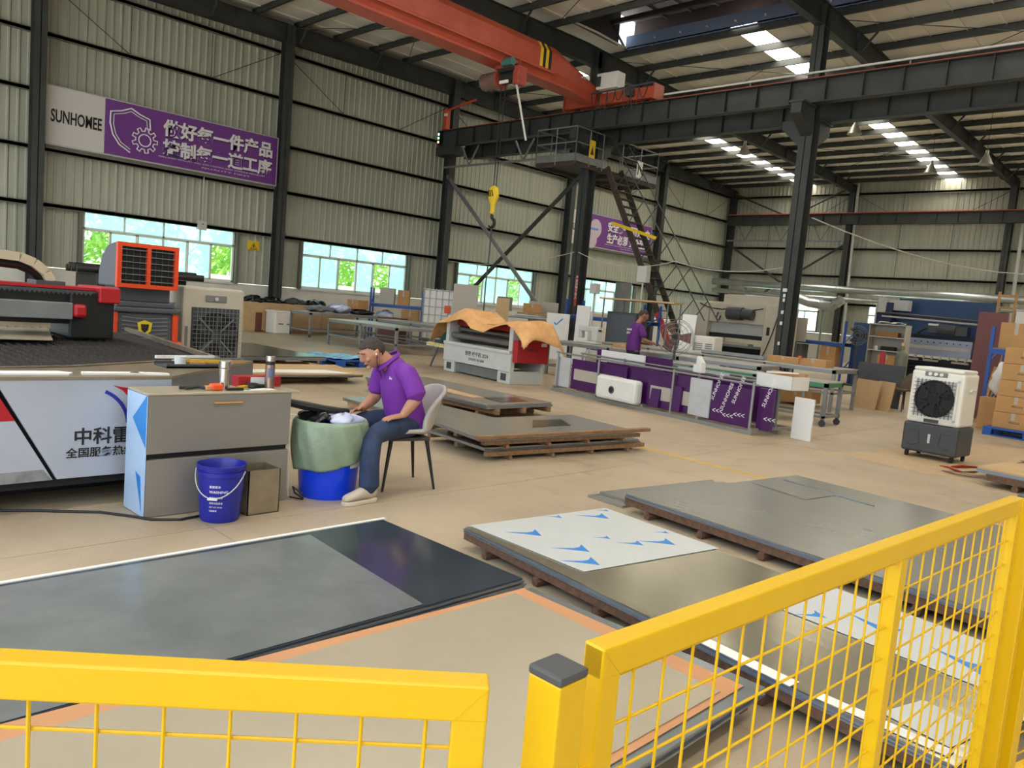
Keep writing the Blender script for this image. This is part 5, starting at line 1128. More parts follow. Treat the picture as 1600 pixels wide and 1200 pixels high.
def fan(parent, c, r, m='grille_grey', hub='grey_dark', nx=12, sz=(.67, .76), ax='x', blades=5):
    cx, cy, cz = c
    MB().tube([(cx+.02, cy+r*math.cos(a), cz+r*math.sin(a)) for a in [2*PI*i/28 for i in range(28)]], .012, 6, closed=True).build('fan_ring', 'black_matte', parent)
    MB().cyl((cx-.004, cy, cz), (cx+.004, cy, cz), r, n=28).build('fan_well', 'black', parent)
    for k in range(blades):
        a = 2*PI*k/blades; d = Vector((0, math.cos(a), math.sin(a))); e = Vector((.25, -math.sin(a), math.cos(a)))
        MB().add([Vector(c)+d*.07-e*.03, Vector(c)+d*r*.92-e*.10, Vector(c)+d*r*.92+e*.10, Vector(c)+d*.07+e*.04], [(0, 1, 2, 3)]).build('fan_blade', hub, parent, solid=.008)
    MB().cyl((cx-.02, cy, cz), (cx+.04, cy, cz), .08, n=18).build('fan_hub', hub, parent, smooth=True)
    for k in range(4):
        a = PI/4+PI/2*k; MB().bar((cx+.03, cy, cz), (cx+.03, cy+r*1.1*math.cos(a), cz+r*1.1*math.sin(a)), .012, .02).build('fan_strut', m, parent)
    w, h = sz
    for k in range(1, nx): y = cy-w/2+w*k/nx; MB().bx(cx+.045, cx+.051, y-.003, y+.003, cz-h/2, cz+h/2).build('grille_bar', m, parent)
    nz = int(nx*h/w)
    for k in range(1, nz): z = cz-h/2+h*k/nz; MB().bx(cx+.045, cx+.051, cy-w/2, cy+w/2, z-.003, z+.003).build('grille_bar', m, parent)
fan(bc, (.374, .035, .78), .31)
MB().bx(.36, .376, -.12, .18, 1.24, 1.33).build('control_panel', 'grey_mid', bc, bevel=.01); MB().cyl((.376, .03, 1.285), (.39, .03, 1.285), .025, n=12).build('knob', 'grey_light', bc)
for k in range(16): MB().bx(-.33, .1, -.432, -.42, .35+k*.055, .37+k*.055).build('side_louvre', 'grille_grey', bc)
MB().bx(.36, .372, -.38, -.345, .5, .9).build('side_slot', 'grey_mid', bc)
for x, y in ((-.3, -.3), (.28, -.3), (-.3, .32), (.28, .32)): MB().cyl((x, y-.02, .04), (x, y+.02, .04), .04, n=12).bx(x-.03, x+.03, y-.03, y+.03, .05, .09).build('caster', 'rubber', bc)
# white cooler with dark tank on the right
wc = thing('evaporative_cooler', 'white evaporative cooler on a dark grey wheeled water tank', 'air cooler', (-3.0, 11.45, 0), -1.66)
mb = MB(); mb.bx(-.26, .25, -.33, .33, .47, 1.17); mb.build('housing', 'cooler_white', wc, bevel=.035); MB().bx(-.24, .25, -.31, .31, 1.165, 1.215).build('top_cover', 'cooler_white', wc, bevel=.02)
MB().bx(-.28, .27, -.345, .345, .08, .47).build('water_tank', 'tank_grey', wc, bevel=.03)
MB().bx(.25, .262, -.265, .265, .56, 1.06).build('fan_recess', 'grey_light', wc)
mb = MB()
for (a, b, c, d) in ((-.275, .275, 1.05, 1.075), (-.275, .275, .54, .565), (-.275, -.25, .54, 1.075), (.25, .275, .54, 1.075)): mb.bx(.25, .275, a, b, c, d)
mb.build('grille_frame', 'cooler_white', wc); fan(wc, (.264, 0, .81), .235, 'black', 'black_matte', 11, (.52, .5), blades=4)
MB().bx(.25, .262, -.16, .12, 1.1, 1.16).build('control_panel', 'grey_mid', wc, bevel=.01)
for y in (-.09, -.02, .05): MB().cyl((.262, y, 1.13), (.282, y, 1.13), .022, n=12).build('knob', 'cooler_white', wc)
MB().bx(.25, .262, -.1, .08, .49, .535).build('level_window', 'tank_grey', wc)
for s in (-1, 1):
    MB().tube([(.272, s*.24, .36), (.272, s*.14, .37), (.272, s*.12, .2), (.272, s*.22, .16), (.272, s*.25, .18)], .006, 6).build('tank_rib', 'tank_grey', wc)
MB().bx(.27, .274, -.015, .015, .22, .34).build('tank_mark', 'grey_light', wc)
for y in (-.28, .28):
    for x in (-.2, .2): MB().cyl((x, y-.015, .035), (x, y+.015, .035), .035, n=12).bx(x-.02, x+.02, y-.02, y+.02, .04, .09).build('caster', 'rubber', wc)
for s in (-1, 1): MB().tube([(-.1, s*.335, .95), (-.1, s*.36, .97), (.05, s*.36, .97), (.05, s*.335, .95)], .01, 6).build('side_handle', 'cooler_white', wc)
# ================================================================== WHITE LEVELLING MACHINE WITH TARPAULIN
mat('machine_cream', (196, 198, 194), .45, var=.04); mat('tarp', (206, 152, 96), .7, rgb2=(226, 176, 118), scale=4, bump=.15, bscale=12); mat('roller', (150, 148, 146), .25, .8); mat('motor_green', (22, 92, 84), .5)
RM = math.atan2(-.4, 2.43)
lv = thing('levelling_machine', 'white roller levelling machine with a red end box', 'machine', (-12.96, 11.35, 0), RM)
ML, MD = 2.46, .82
for x in (0, ML-.42): 
    MB().bx(x, x+.42, 0, MD, .0, .26).build('foot', 'machine_cream', lv, bevel=.01)
    MB().bx(x+.12, x+.3, -.006, .02, .06, .2).build('foot_recess', 'grey_dark', lv)
MB().bx(.42, ML-.42, .05, .3, .03, .22).build('floor_beam', 'grey_mid', lv)
fb = MB().bx(-.02, ML+.02, -.02, .08, .24, .60).build('front_beam', 'machine_cream', lv, bevel=.008); MB().bx(-.02, ML+.02, MD-.08, MD, .24, .6).build('rear_beam', 'machine_cream', lv)
MB().bx(0, ML, .08, MD-.08, .5, .56).build('bed', 'grey_mid', lv)
MB().bx(.0, ML, -.05, .1, .6, .66).build('ledge', 'machine_cream', lv)
for x in (0, ML-.12): MB().bx(x, x+.12, 0, MD, .6, 1.2).build('end_post', 'machine_cream', lv, bevel=.01)
for y, z, r in ((.12, .80, .07), (.3, .74, .08), (.3, .93, .08), (.5, .74, .08), (.5, .93, .08), (.68, .8, .07)): MB().cyl((.12, y, z), (ML-.12, y, z), r, n=16).build('roller', 'roller', lv, smooth=True)
MB().bx(.12, ML-.12, .2, MD-.1, 1.02, 1.12).build('top_beam', 'red_box', lv); MB().bx(.3, 1.0, .3, .5, 1.1, 1.17).build('top_gearbox', 'grey_dark', lv)
MB().bx(ML, ML+.16, .02, MD-.02, .44, .88).build('red_end_box', 'red_box', lv, bevel=.01)
lettering('KEEP OUT', .07, 'ink_black', (ML+.162, .25, .68), (0, 1, 0), (0, 0, 1), lv, .001, name='end_print')
MB().bx(ML+.16, ML+.166, .6, .74, .78, .85).build('rating_plate', 'white', lv); MB().bx(ML+.16, ML+.17, .1, .24, .76, .86).build('hinge_plate', 'grey_light', lv)
lettering('精密 校平机 2024', .105, 'ink_black', (.85, -.021, .43), (1, 0, 0), (0, 0, 1), lv, .001, .001, width=.85); lettering('咨询热线 400 8888', .07, 'ink_black', (.98, -.021, .33), (1, 0, 0), (0, 0, 1), lv, .001, width=.58)
MB().cyl((-.55, .35, .72), (-.1, .35, .72), .17, n=18).bx(-.2, 0, .15, .6, .55, .95).build('drive_motor', 'motor_green', lv, smooth=True)
MB().bx(-.85, .0, .02, .12, .5, .56).bx(-.85, 0, .02, .5, .48, .5).build('feed_tray', 'machine_cream', lv); 
for k in range(9): MB().bx(-.8+k*.085, -.76+k*.085, .01, .02, .5, .555).build('scale_stripe', 'warn_yellow', lv)
MB().bar((-.6, .2, .48), (-.75, .1, .0), .03, .03).build('tray_leg', 'grey_dark', lv)
prz = [(-.50, .66), (-.38, .82), (-.25, 1.02), (-.08, 1.2), (.2, 1.32), (.5, 1.38), (.75, 1.37), (1.0, 1.25), (1.25, 1.13), (1.6, 1.10), (1.95, 1.16), (2.2, 1.22), (2.45, 1.27), (2.7, 1.26), (2.9, 1.15), (3.0, 1.02)]
def tz(u):
    for (a, za), (b, zb) in zip(prz[:-1], prz[1:]):
        if u <= b: return za+(zb-za)*(u-a)/(b-a)
    return prz[-1][1]
def tarp(u, v):
    x = -.5+3.5*u; y = -.16+1.15*v; z = tz(x)
    drop = max(0, .25-v)/.25; dd = .16+.07*math.cos(2.2*(x-.5))
    z -= drop**1.5*dd+.022*math.sin(4.3*x+3*v)*(.3+drop)+.02*math.sin(7*v+5*x); z -= max(0, v-.8)/.2*.3
    y += .03*math.sin(9*x)*drop
    if x > 2.7: z -= (x-2.7)*.6*(.3+v)
    return Vector((x, y, z))
tp = tag(MB().grid(tarp, 70, 26).build('tarpaulin', 'tarp', None, (-12.96, 11.35, 0), RM, smooth='all', solid=.008), 'creased tan tarpaulin thrown over the white machine', 'tarpaulin')

# ================================================================== RACK OF PURPLE FILM PANELS
mat('film_purple', (70, 22, 86), .28, var=.10, scale=3, bump=.08, bscale=6); mat('panel_beige', (178, 170, 156), .45); mat('foam_white', (226, 224, 220), .8); mat('wrap_clear', (186, 188, 190), .25, var=.06, scale=5); mat('galv', (156, 158, 158), .35, .6, var=.06)
RR = -.193
rk = thing('panel_rack', 'low galvanised steel rack holding upright panels', 'rack', (-9.67, 11.24, 0), RR); RL = 4.66
for y in (0, .62, 1.2): MB().bx(-.02, RL, y, y+.06, .0, .06).build('base_rail', 'galv', rk)
for x in (0, 1.2, 2.4, 3.6, RL-.06): MB().bx(x, x+.06, 0, 1.26, .06, .1).build('cross_rail', 'galv', rk)
for x in (.02, 1.2, 3.0, 4.55): 
    for y in (.02, .62, 1.2): MB().cyl((x+.03, y+.03, .06), (x+.03, y+.03, .76), .02, n=8).build('upright', 'galv', rk)
for y in (.05, .65, 1.23): MB().cyl((.0, y, .74), (RL, y, .72), .016, n=8).build('top_tube', 'galv', rk)
def rpanel(label, u0, u1, v, z0, z1, m, th=.03, strip=None, cat='panel', lean=.0, prints=0):
    t = thing('wrapped_panel', label, cat, (-9.67+u0*math.cos(RR)-v*math.sin(RR), 11.24+u0*math.sin(RR)+v*math.cos(RR), z0), RR, 'panels on the low rack')
    w, h = u1-u0, z1-z0; MB().prism([(0, 0), (th, 0), (th+lean, h), (lean, h)], 0, w, 'x').build('panel', m, t, bevel=.006)
    if strip: MB().prism([(-.003, strip[0]), (0, strip[0]), (0, strip[1]), (-.003, strip[1])], .08, w-.08, 'x').build('bare_strip', 'panel_beige', t)
    for k in range(prints):
        x = .12+k*(w-.2)/max(1, prints)
        for s, zz in (('SUNHOMEE', .18), ('<<<', .08)) if k % 2 else (('<<<', .12), ('SUNHOMEE', .3)):
            lettering(s, .085 if s[0] == 'S' else .12, 'ink_white', (x, -.004, zz*h/.55), (.35, 0, .94) if s[0] == 'S' else (1, 0, 0), (-.94, 0, .35) if s[0] == 'S' else (0, 0, 1), t, .001, name='film_print')
    return t
rpanel('clear wrapped grey panel at the left end of the rack', -.05, .38, .09, .1, .66, 'wrap_clear')
rpanel('purple film panel with a wide bare beige strip', .42, 1.9, .1, .1, .66, 'film_purple', strip=(.18, .38))
rpanel('purple film panel behind the white foam box', 1.3, 2.7, .16, .1, .70, 'film_purple')
rpanel('purple film panel with a bare beige strip right of the foam box', 2.42, 3.45, .1, .1, .68, 'film_purple', strip=(.12, .34))
rpanel('small purple wrapped part leaning in the rack', 2.55, 2.75, .04, .1, .4, 'film_purple', .05, lean=.03); rpanel('narrow purple wrapped part beside the clear wrapped board', 3.05, 3.22, .04, .1, .50, 'film_purple', .05, lean=.02)
rpanel('pale clear wrapped board between the purple panels', 3.38, 3.80, .06, .1, .68, 'wrap_clear')
rpanel('printed purple film panel at the right of the rack', 3.72, 4.52, .09, .08, .64, 'film_purple', prints=3)
rpanel('short printed purple film panel at the right end of the rack', 4.60, 4.85, .16, .08, .68, 'film_purple', .06, prints=1)
rpanel('white foam board standing at the right end of the rack', 4.92, 5.24, .55, .0, .60, 'foam_white')
rpanel('purple film panel in the second row of the rack', .35, 2.3, .75, .1, .86, 'film_purple'); rpanel('grey wrapped panel in the second row of the rack', 2.4, 3.5, .8, .1, .76, 'wrap_clear'); rpanel('long purple film panel in the second row of the rack', 2.5, 4.5, .7, .1, .70, 'film_purple')
rpanel('white foam strip on edge above the purple panels', .55, 1.7, .68, .64, .86, 'foam_white', .04); rpanel('clear wrapped panel at the rear left of the rack', .0, .9, 1.1, .1, .74, 'wrap_clear')
def rloc(u, v, z=0): return (-9.67+u*math.cos(RR)-v*math.sin(RR), 11.24+u*math.sin(RR)+v*math.cos(RR), z)
t = thing('foam_box', 'rounded white box with a round black hole on the rack front', 'box', rloc(1.38, -.12, .08), RR); MB().bx(0, 1.0, 0, .18, 0, .40).build('shell', 'white', t, bevel=.05); MB().cyl((.42, -.012, .18), (.42, .01, .18), .065, n=20).build('hole_ring', 'grey_dark', t, smooth=True); MB().cyl((.42, -.016, .18), (.42, -.01, .18), .04, n=20).build('hole', 'black', t)
t = thing('open_carton', 'open white and brown carton standing on the rack end', 'box', rloc(4.3, .45, .68), RR); MB().bx(0, .62, 0, .4, 0, .01).bx(0, .62, 0, .01, 0, .2).bx(0, .62, .39, .4, 0, .2).bx(0, .01, 0, .4, 0, .2).bx(.61, .62, 0, .4, 0, .2).build('carton', 'foam_white', t); MB().bx(.02, .6, .3, .38, .02, .24).build('inner_flap', 'cardboard_box', t); MB().bar((.1, .1, .22), (.5, .3, .24), .05, .02).build('insert', 'foam_white', t)
t = thing('foam_offcut', 'torn white foam piece on top of the rack', 'foam', rloc(3.1, .4, .74), RR); MB().prism([(0, 0), (.18, 0), (.16, .16), (.06, .26), (.05, .12), (0, .12)], 0, .1, 'y').build('foam', 'foam_white', t)

# ================================================================== LONG TABLES
mat('mat_green', (70, 130, 96), .6); mat('table_grey', (146, 148, 148), .4, .4, var=.05); mat('table_top', (182, 178, 168), .35, .3, var=.05)
def table(label, x0, x1, y0, y1, z, rz=0, top='table_top', legs=2, leg='table_grey', shelf_z=None, caster=False, group='workshop tables', th=.05, rim=None):
    L, Wd = x1-x0, y1-y0; t = thing('work_table', label, 'table', (x0, y0, 0), rz, group)
    MB().bx(0, L, 0, Wd, z-th*.4, z).build('table_top', top, t); MB().bx(0, L, 0, .05, z-th*1.8, z-th*.4).bx(0, L, Wd-.05, Wd, z-th*1.8, z-th*.4).bx(0, .05, 0, Wd, z-th*1.8, z-th*.4).bx(L-.05, L, 0, Wd, z-th*1.8, z-th*.4).build('apron', rim or leg, t)
    for i in range(legs):
        x = (L-.06)*i/(legs-1)
        for y in (0, Wd-.06):
            MB().bx(x, x+.06, y, y+.06, .12 if caster else 0, z-th*.4).build('leg', leg, t)
            if caster: MB().cyl((x+.03, y+.015, .055), (x+.03, y+.045, .055), .055, n=14).bx(x+.01, x+.05, y+.005, y+.055, .06, .12).build('caster', 'grey_dark', t)
    if shelf_z:
        for y in (.01, Wd-.05): MB().bx(0, L, y, y+.04, shelf_z, shelf_z+.04).build('lower_rail', leg, t)
        for x in (0, L-.04): MB().bx(x, x+.04, 0, Wd, shelf_z, shelf_z+.04).build('lower_rail', leg, t)
    return t
table('long pale topped table before the standing worker', -12.2, -6.8, 13.85, 14.75, .82, legs=4, shelf_z=.2)
table('long grey steel table beyond the wheeled green topped table', -11.8, -5.95, 15.3, 16.5, .85, legs=5, shelf_z=.35)
table('wheeled steel table with a green edge behind the purple panels', -8.9, -5.05, 12.75, 13.42, .74, legs=4, shelf_z=.14, caster=True, rim='mat_green')
table('wheeled grey table below the second window', -22.6, -21.4, 13.1, 15.7, .80, legs=2, shelf_z=.2, caster=True)
table('bare grey steel table with a pale top behind the seated man', -19.3, -16.1, 12.4, 13.7, .73, legs=3, shelf_z=.25)
table('third grey steel table near the caged tank', -20.0, -16.6, 14.6, 15.9, .78, legs=3, shelf_z=.25)
_ta = (-11.8, 15.3)
def cbox(label, x, y, z, d, rz=0, m='cardboard_box', tape=True, group='cardboard boxes', prints=None, cat='box'):
    t = thing('cardboard_box', label, cat, (x, y, z), rz, group)
    MB().bx(-d[0]/2, d[0]/2, -d[1]/2, d[1]/2, 0, d[2]).build('carton', m, t, bevel=.006)
    if tape: MB().bx(-d[0]/2-.001, d[0]/2+.001, -.03, .03, d[2]-.001, d[2]+.002).bx(-.03, .03, -d[1]/2-.0015, -d[1]/2, d[2]*.55, d[2]).build('tape', 'panel_beige', t)
    if prints: lettering(prints, d[2]*.17, 'ink_black', (-d[0]*.1, -d[1]/2-.001, d[2]*.35), (1, 0, 0), (0, 0, 1), t, .001, name='print')
    return t
cbox('flat open carton on the grey steel table', -7.2, 15.9, .85, (.7, .5, .12)); cbox('long low carton at the table end by the plywood', -6.5, 15.7, .85, (.55, .4, .14)); cbox('brown carton under the grey steel table', -6.9, 16.0, .05, (.7, .6, .28), .1)
tag(MB().cyl((-6.75, 15.45, .99), (-6.75, 15.45, 1.03), .04, n=12).build('tape_roll', 'tool_orange'), 'orange tape roll on a carton on the steel table', 'tape roll')
t = thing('steel_channel', 'grey steel channel lying on the grey steel table', 'channel', (-9.1, 15.6, .85)); MB().bx(0, 1.5, 0, .3, 0, .015).bx(0, 1.5, 0, .015, 0, .08).bx(0, 1.5, .285, .3, 0, .08).build('channel', 'galv', t)
t = thing('sewing_unit', 'small cream machine head on the pale topped table', 'machine', (-11.3, 14.3, .82)); MB().bx(-.3, .3, -.12, .12, 0, .06).bx(.12, .3, -.1, .1, .06, .36).bx(-.28, .3, -.08, .08, .28, .4).bx(-.28, -.18, -.07, .07, .12, .3).build('head', 'machine_cream', t, bevel=.02); MB().cyl((.0, 0, .4), (0, 0, .75), .012, n=6).build('thread_rod', 'grey_light', t)
cbox('flattened brown carton on the pale topped table', -10.2, 14.3, .82, (.5, .4, .08)); cbox('brown carton on the floor below the pale topped table', -9.0, 14.4, .0, (.5, .4, .35)); cbox('brown carton below the wheeled green edged table', -7.0, 13.1, .18, (.6, .4, .25))
t = thing('drawer_unit', 'small beige two drawer unit under the pale topped table', 'drawer unit', (-8.55, 14.3, 0)); MB().bx(-.2, .2, -.2, .2, 0, .58).build('case', 'panel_beige', t, bevel=.01)
for z in (.03, .31): _d = MB().bx(-.18, .18, -.215, -.2, z, z+.24).build('drawer', 'panel_beige', t); MB().bx(-.04, .04, -.225, -.215, z+.12, z+.15).build('handle', 'grey_mid', _d)

# ================================================================== BIG MACHINES AT THE BACK
mat('press_cream', (196, 188, 170), .5, var=.05); mat('press_blue', (34, 66, 110), .45, var=.06); mat('ram_pale', (172, 180, 206), .3, .3); mat('deep_blue', (22, 34, 66), .5)
pb = thing('press_brake', 'cream press brake beside the tall dark column', 'press brake', (-13.7, 22.6, 0))
for x in (0, 2.55): MB().bx(x, x+.5 if x else x+.62, 0, 1.3, 0, 2.22).build('side_frame', 'press_cream', pb, bevel=.02)
MB().bx(.3, 2.95, .25, .5, 1.62, 2.25).build('upper_beam', 'press_cream', pb, bevel=.01); MB().bx(.95, 3.0, .3, 1.2, 2.22, 2.5).build('top_tank', 'press_cream', pb, bevel=.02)
MB().bx(.62, 2.55, .1, .22, 1.6, 2.2).build('ram_cover', 'press_cream', pb, bevel=.01); MB().bx(.62, 2.55, .28, .4, 1.25, 1.6).build('ram', 'grey_light', pb); MB().bx(.6, 2.57, .18, .5, 1.12, 1.25).build('punch_holder', 'black', pb)
MB().bx(.62, 2.55, .2, .5, .1, .85).build('lower_beam', 'black_matte', pb); MB().bx(.62, 2.55, -.2, .25, .85, .92).build('table', 'grey_mid', pb); MB().bx(.9, 2.2, -.15, .2, .92, .98).build('workpiece', 'panel_beige', pb)
MB().cyl((1.35, -.05, 1.9), (1.85, -.05, 1.9), .2, n=16).cyl((1.85, -.05, 1.9), (2.2, -.05, 1.88), .16, n=16).bx(1.3, 2.1, -.1, .1, 1.78, 1.86).build('motor', 'grey_dark', pb, smooth=True)
MB().tube([(.3, -.02, 2.15), (.7, -.04, 2.02), (1.1, -.04, 2.0), (1.5, -.04, 2.05), (2.1, -.04, 2.02), (2.5, -.02, 2.1)], .018, 6).build('hose', 'black', pb); MB().tube([(1.0, -.05, 1.9), (.95, -.05, 1.7), (1.05, -.05, 1.65), (1.1, -.05, 1.8)], .025, 6).build('hose', 'grey_dark', pb)
MB().bx(2.68, 2.78, -.01, .0, 1.3, 1.55).build('switch', 'black', pb); MB().tube([(3.0, -.03, 1.9), (2.9, -.05, 1.4), (2.75, -.05, .9), (2.6, -.05, .5)], .015, 6).build('cable', 'black', pb)
t = pb
b2 = thing('press_brake', 'tall blue press brake with pale ram against the back wall', 'press brake', (-9.75, 28.0, 0))
MB().bx(0, .5, 0, 2, 0, 2.75).build('side_frame', 'deep_blue', b2, bevel=.02); MB().bx(3.1, 3.5, 0, 2, 0, 2.6).build('side_frame', 'deep_blue', b2, bevel=.02)
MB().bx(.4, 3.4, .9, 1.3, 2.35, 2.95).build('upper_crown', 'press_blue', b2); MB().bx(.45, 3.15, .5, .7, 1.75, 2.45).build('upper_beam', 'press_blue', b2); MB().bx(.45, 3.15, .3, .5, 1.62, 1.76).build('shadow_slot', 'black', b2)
rm = MB().bx(.75, 3.0, .2, .45, 1.08, 1.64).build('ram', 'ram_pale', b2); MB().bx(.75, 3.0, .18, .2, 1.30, 1.42).build('ram_band', 'grey_light', b2)
for k in range(11): MB().cyl((.9+k*.195, .2, 1.53), (.9+k*.195, .19, 1.53), .022, n=8).build('bolt_hole', 'black', rm)
for k in range(9): MB().bx(.85+k*.25, .91+k*.25, .12, .2, .98, 1.1).build('clamp', 'grey_light', rm)
MB().bx(.6, 3.1, .2, .6, .0, 1.0).build('lower_beam', 'deep_blue', b2)
for z in (.82, .66, .5): MB().bx(.6, 3.1, .1, .2, z, z+.08).build('die_rail', 'black', b2)
for k, (x, w) in enumerate(((1.2, .3), (1.65, .45), (2.5, .5))): MB().bx(x, x+w, .05, .12, .9, .96).build('die_block', 'panel_beige', b2)
MB().cyl((.2, -.02, 2.28), (3.2, -.02, 2.2), .03, n=8).build('guide_rod', 'grey_light', b2); MB().cyl((.2, -.02, 2.4), (3.2, -.02, 2.3), .04, n=8).build('guide_rod', 'grey_dark', b2)
MB().bx(.05, .3, -.1, .3, 2.4, 2.9).bx(.35, .95, .1, .5, 2.5, 2.85).build('valve_box', 'grey_light', b2); MB().cyl((1.9, .1, 2.0), (2.5, .1, 1.95), .17, n=14).bx(1.7, 2.0, -.05, .25, 1.85, 2.05).bx(2.5, 2.85, 0, .3, 1.8, 2.1).build('oil_pump', 'grey_dark', b2, smooth=True)
MB().tube([(1.9, 0, 2.05), (1.6, -.02, 1.95), (1.4, -.02, 1.8), (1.5, 0, 1.75)], .03, 6).build('hose', 'black', b2); MB().bx(1.7, 2.0, -.06, .1, 2.08, 2.14).build('valve', 'white', b2)
MB().cyl((.0, -.05, 2.0), (.0, -.05, 2.65), .03, n=8).build('lamp_post', 'grey_light', b2)
# metal shelf, gas bottle, blue cabinet, pedestal fan
sf = thing('metal_shelf', 'grey sheet metal shelf unit before the blue press brake', 'shelf', (-8.5, 24.0, 0))
MB().bx(0, .02, 0, .45, 0, 1.95).bx(1.0, 1.03, 0, .45, 0, 1.95).bx(0, 1.0, .43, .45, 0, 1.95).build('carcass', 'panel_beige', sf)
for z in (.05, .72, 1.15, 1.55, 1.92): MB().bx(.0, 1.0, 0, .44, z, z+.025).build('shelf_board', 'grey_light', sf)
cbox('brown parcel on the lowest visible shelf', -7.95, 24.2, .745, (.5, .3, .3), .15); cbox('dark tool bag shaped box on the upper shelf', -8.0, 24.2, 1.575, (.6, .3, .14), 0, 'box_dark', False)
t = thing('tool_case', 'small case and white jar on the middle shelf', 'case', (-8.05, 24.2, 1.175)); MB().bx(-.1, .3, -.12, .12, 0, .12).build('case', 'black_matte', t, bevel=.02); MB().cyl((-.25, 0, 0), (-.25, 0, .12), .06, n=12).build('jar', 'white', t)
tag(MB().grid(lambda u, v: Vector((-8.3+.7*u, 24.05+.3*v, 1.965+.05*abs(math.sin(5*u+2*v)))), 10, 6).build('paper_bundle', 'white_matte', smooth=True, solid=.01), 'loose papers on top of the metal shelf', 'paper')
mat('gas_olive', (112, 112, 96), .45, var=.06)
t = thing('gas_cylinder', 'dull olive gas cylinder standing beside the shelf', 'gas cylinder', (-7.28, 23.3, 0)); MB().lathe([(0, 0), (.16, 0), (.17, .03), (.17, 1.02), (.15, 1.12), (.07, 1.22), (.05, 1.24), (.05, 1.36), (0, 1.38)], n=20).build('bottle', 'gas_olive', t, smooth=True); MB().bx(-.03, .03, -.05, .05, 1.36, 1.44).build('valve', 'gold', t)
t = thing('fire_hose_stand', 'narrow red post beside the gas cylinder', 'post', (-7.65, 22.9, 0)); MB().bx(-.06, .06, -.05, .05, 0, 1.15).build('post', 'machine_red', t); MB().bx(-.1, .1, -.1, .1, 0, .04).build('foot', 'machine_red', t)
t = thing('blue_cabinet', 'tall blue machine cabinet left of the metal shelf', 'cabinet', (-9.35, 25.2, 0)); MB().bx(0, .75, 0, .7, 0, 1.95).build('case', 'press_blue', t, bevel=.01); MB().bx(.03, .72, -.012, 0, .1, 1.9).build('door', 'press_blue', t)
def ped_fan(label, loc, rz, r, h, base='black', basemat='grey_dark', box=None):
    t = thing('pedestal_fan', label, 'fan', loc, rz)
    MB().cyl((0, 0, 0), (0, 0, .04), .25, n=20).build('base', basemat, t); MB().cyl((0, 0, .04), (0, 0, h), .025, n=10).build('pole', basemat, t)
    MB().cyl((0, -.05, h), (0, .18, h), .09, n=14).build('motor', 'black', t, smooth=True)
    for k in range(3):
        a = 2*PI*k/3; d = Vector((math.cos(a), 0, math.sin(a))); e = Vector((-math.sin(a), .2, math.cos(a)))
        MB().add([Vector((0, -.1, h))+d*.05-e*.04, Vector((0, -.1, h))+d*r*.85-e*.11, Vector((0, -.1, h))+d*r*.85+e*.11, Vector((0, -.1, h))+d*.05+e*.04], [(0, 1, 2, 3)]).build('blade', base, t, solid=.008)
    for rr, y in ((r, -.1), (r*.75, -.17), (r*.5, -.19), (r*.25, -.2), (r*.9, 0)): MB().tube([(rr*math.cos(a), y, h+rr*math.sin(a)) for a in [2*PI*i/24 for i in range(24)]], .006, 5, closed=True).build('guard_ring', 'grey_mid', t)
    for k in range(16):
        a = 2*PI*k/16; MB().cyl((.05*math.cos(a), -.2, h+.05*math.sin(a)), (r*math.cos(a), -.1, h+r*math.sin(a)), .003, n=4).build('guard_wire', 'grey_mid', t)
    return t
mat('fan_brown', (104, 62, 48), .5)
ped_fan('large industrial pedestal fan beside the standing worker', (-8.55, 13.62, 0), .45, .36, 1.2, 'fan_brown', 'grey_dark'); ped_fan('round black pedestal fan before the blue cabinet', (-8.95, 24.4, 0), .3, .3, 1.55)
t = thing('evaporative_cooler', 'small white air cooler before the cream press brake', 'air cooler', (-10.0, 17.4, 0), .1); MB().bx(-.3, .3, -.25, .25, .05, 1.2).build('housing', 'cooler_white', t, bevel=.03)
for k in range(7): MB().bx(-.24, -.02, -.262, -.25, .7+k*.05, .72+k*.05).build('louvre', 'grey_mid', t)
for k in range(7): MB().bx(.06, .24, -.262, -.25, .7+k*.05, .72+k*.05).build('louvre', 'grey_mid', t)
for x in (-.24, .24): MB().cyl((x, -.2, .025), (x, .2, .025), .025, n=10).build('roller_foot', 'rubber', t)

# blue racks and clutter behind the tables
mat('rack_blue', (28, 74, 156), .45)
def rack(label, x, y, rz, L, D, H, levels, group='blue storage racks'):
    t = thing('storage_rack', label, 'rack', (x, y, 0), rz, group)
    for u in (0, L-.06):
        for v in (0, D-.06): MB().bx(u, u+.06, v, v+.06, 0, H).build('upright', 'rack_blue', t)
        for z in (H*.3, H*.75): MB().bar((u+.03, .03, z-.2), (u+.03, D-.03, z+.15), .03, .03).build('brace', 'rack_blue', t)
    for z in levels:
        for v in (0, D-.05): MB().bx(.06, L-.06, v, v+.05, z-.1, z).build('beam', 'rack_blue', t)
        MB().bx(.03, L-.03, .02, D-.02, z, z+.02).build('shelf_board', 'grey_mid', t)
    return t
rack('blue storage rack in front of the second window', -22.4, 16.0, .8, 1.85, .7, 1.75, (.55, 1.2)); rack('blue steel rack behind the white upright panel', -16.0, 18.9, .0, 3.0, .9, 1.9, (.5, 1.4)); rack('blue rack behind the stairs foot', -14.4, 24.9, .0, 2.4, .9, 1.9, (.6, 1.3)); rack('blue rack between the tall column and the blue cabinet', -11.6, 24.6, 0, 2.2, .8, 1.95, (.5, 1.25))
cbox('white faced carton on the blue rack by the second window', -22.25, 16.65, 1.22, (.5, .4, .55), .8, 'panel_beige'); cbox('brown carton on the blue rack by the second window', -21.85, 17.05, 1.22, (.4, .4, .52), .8); cbox('large brown carton on the lower level of the window rack', -21.6, 17.2, .57, (.6, .5, .5), .8)
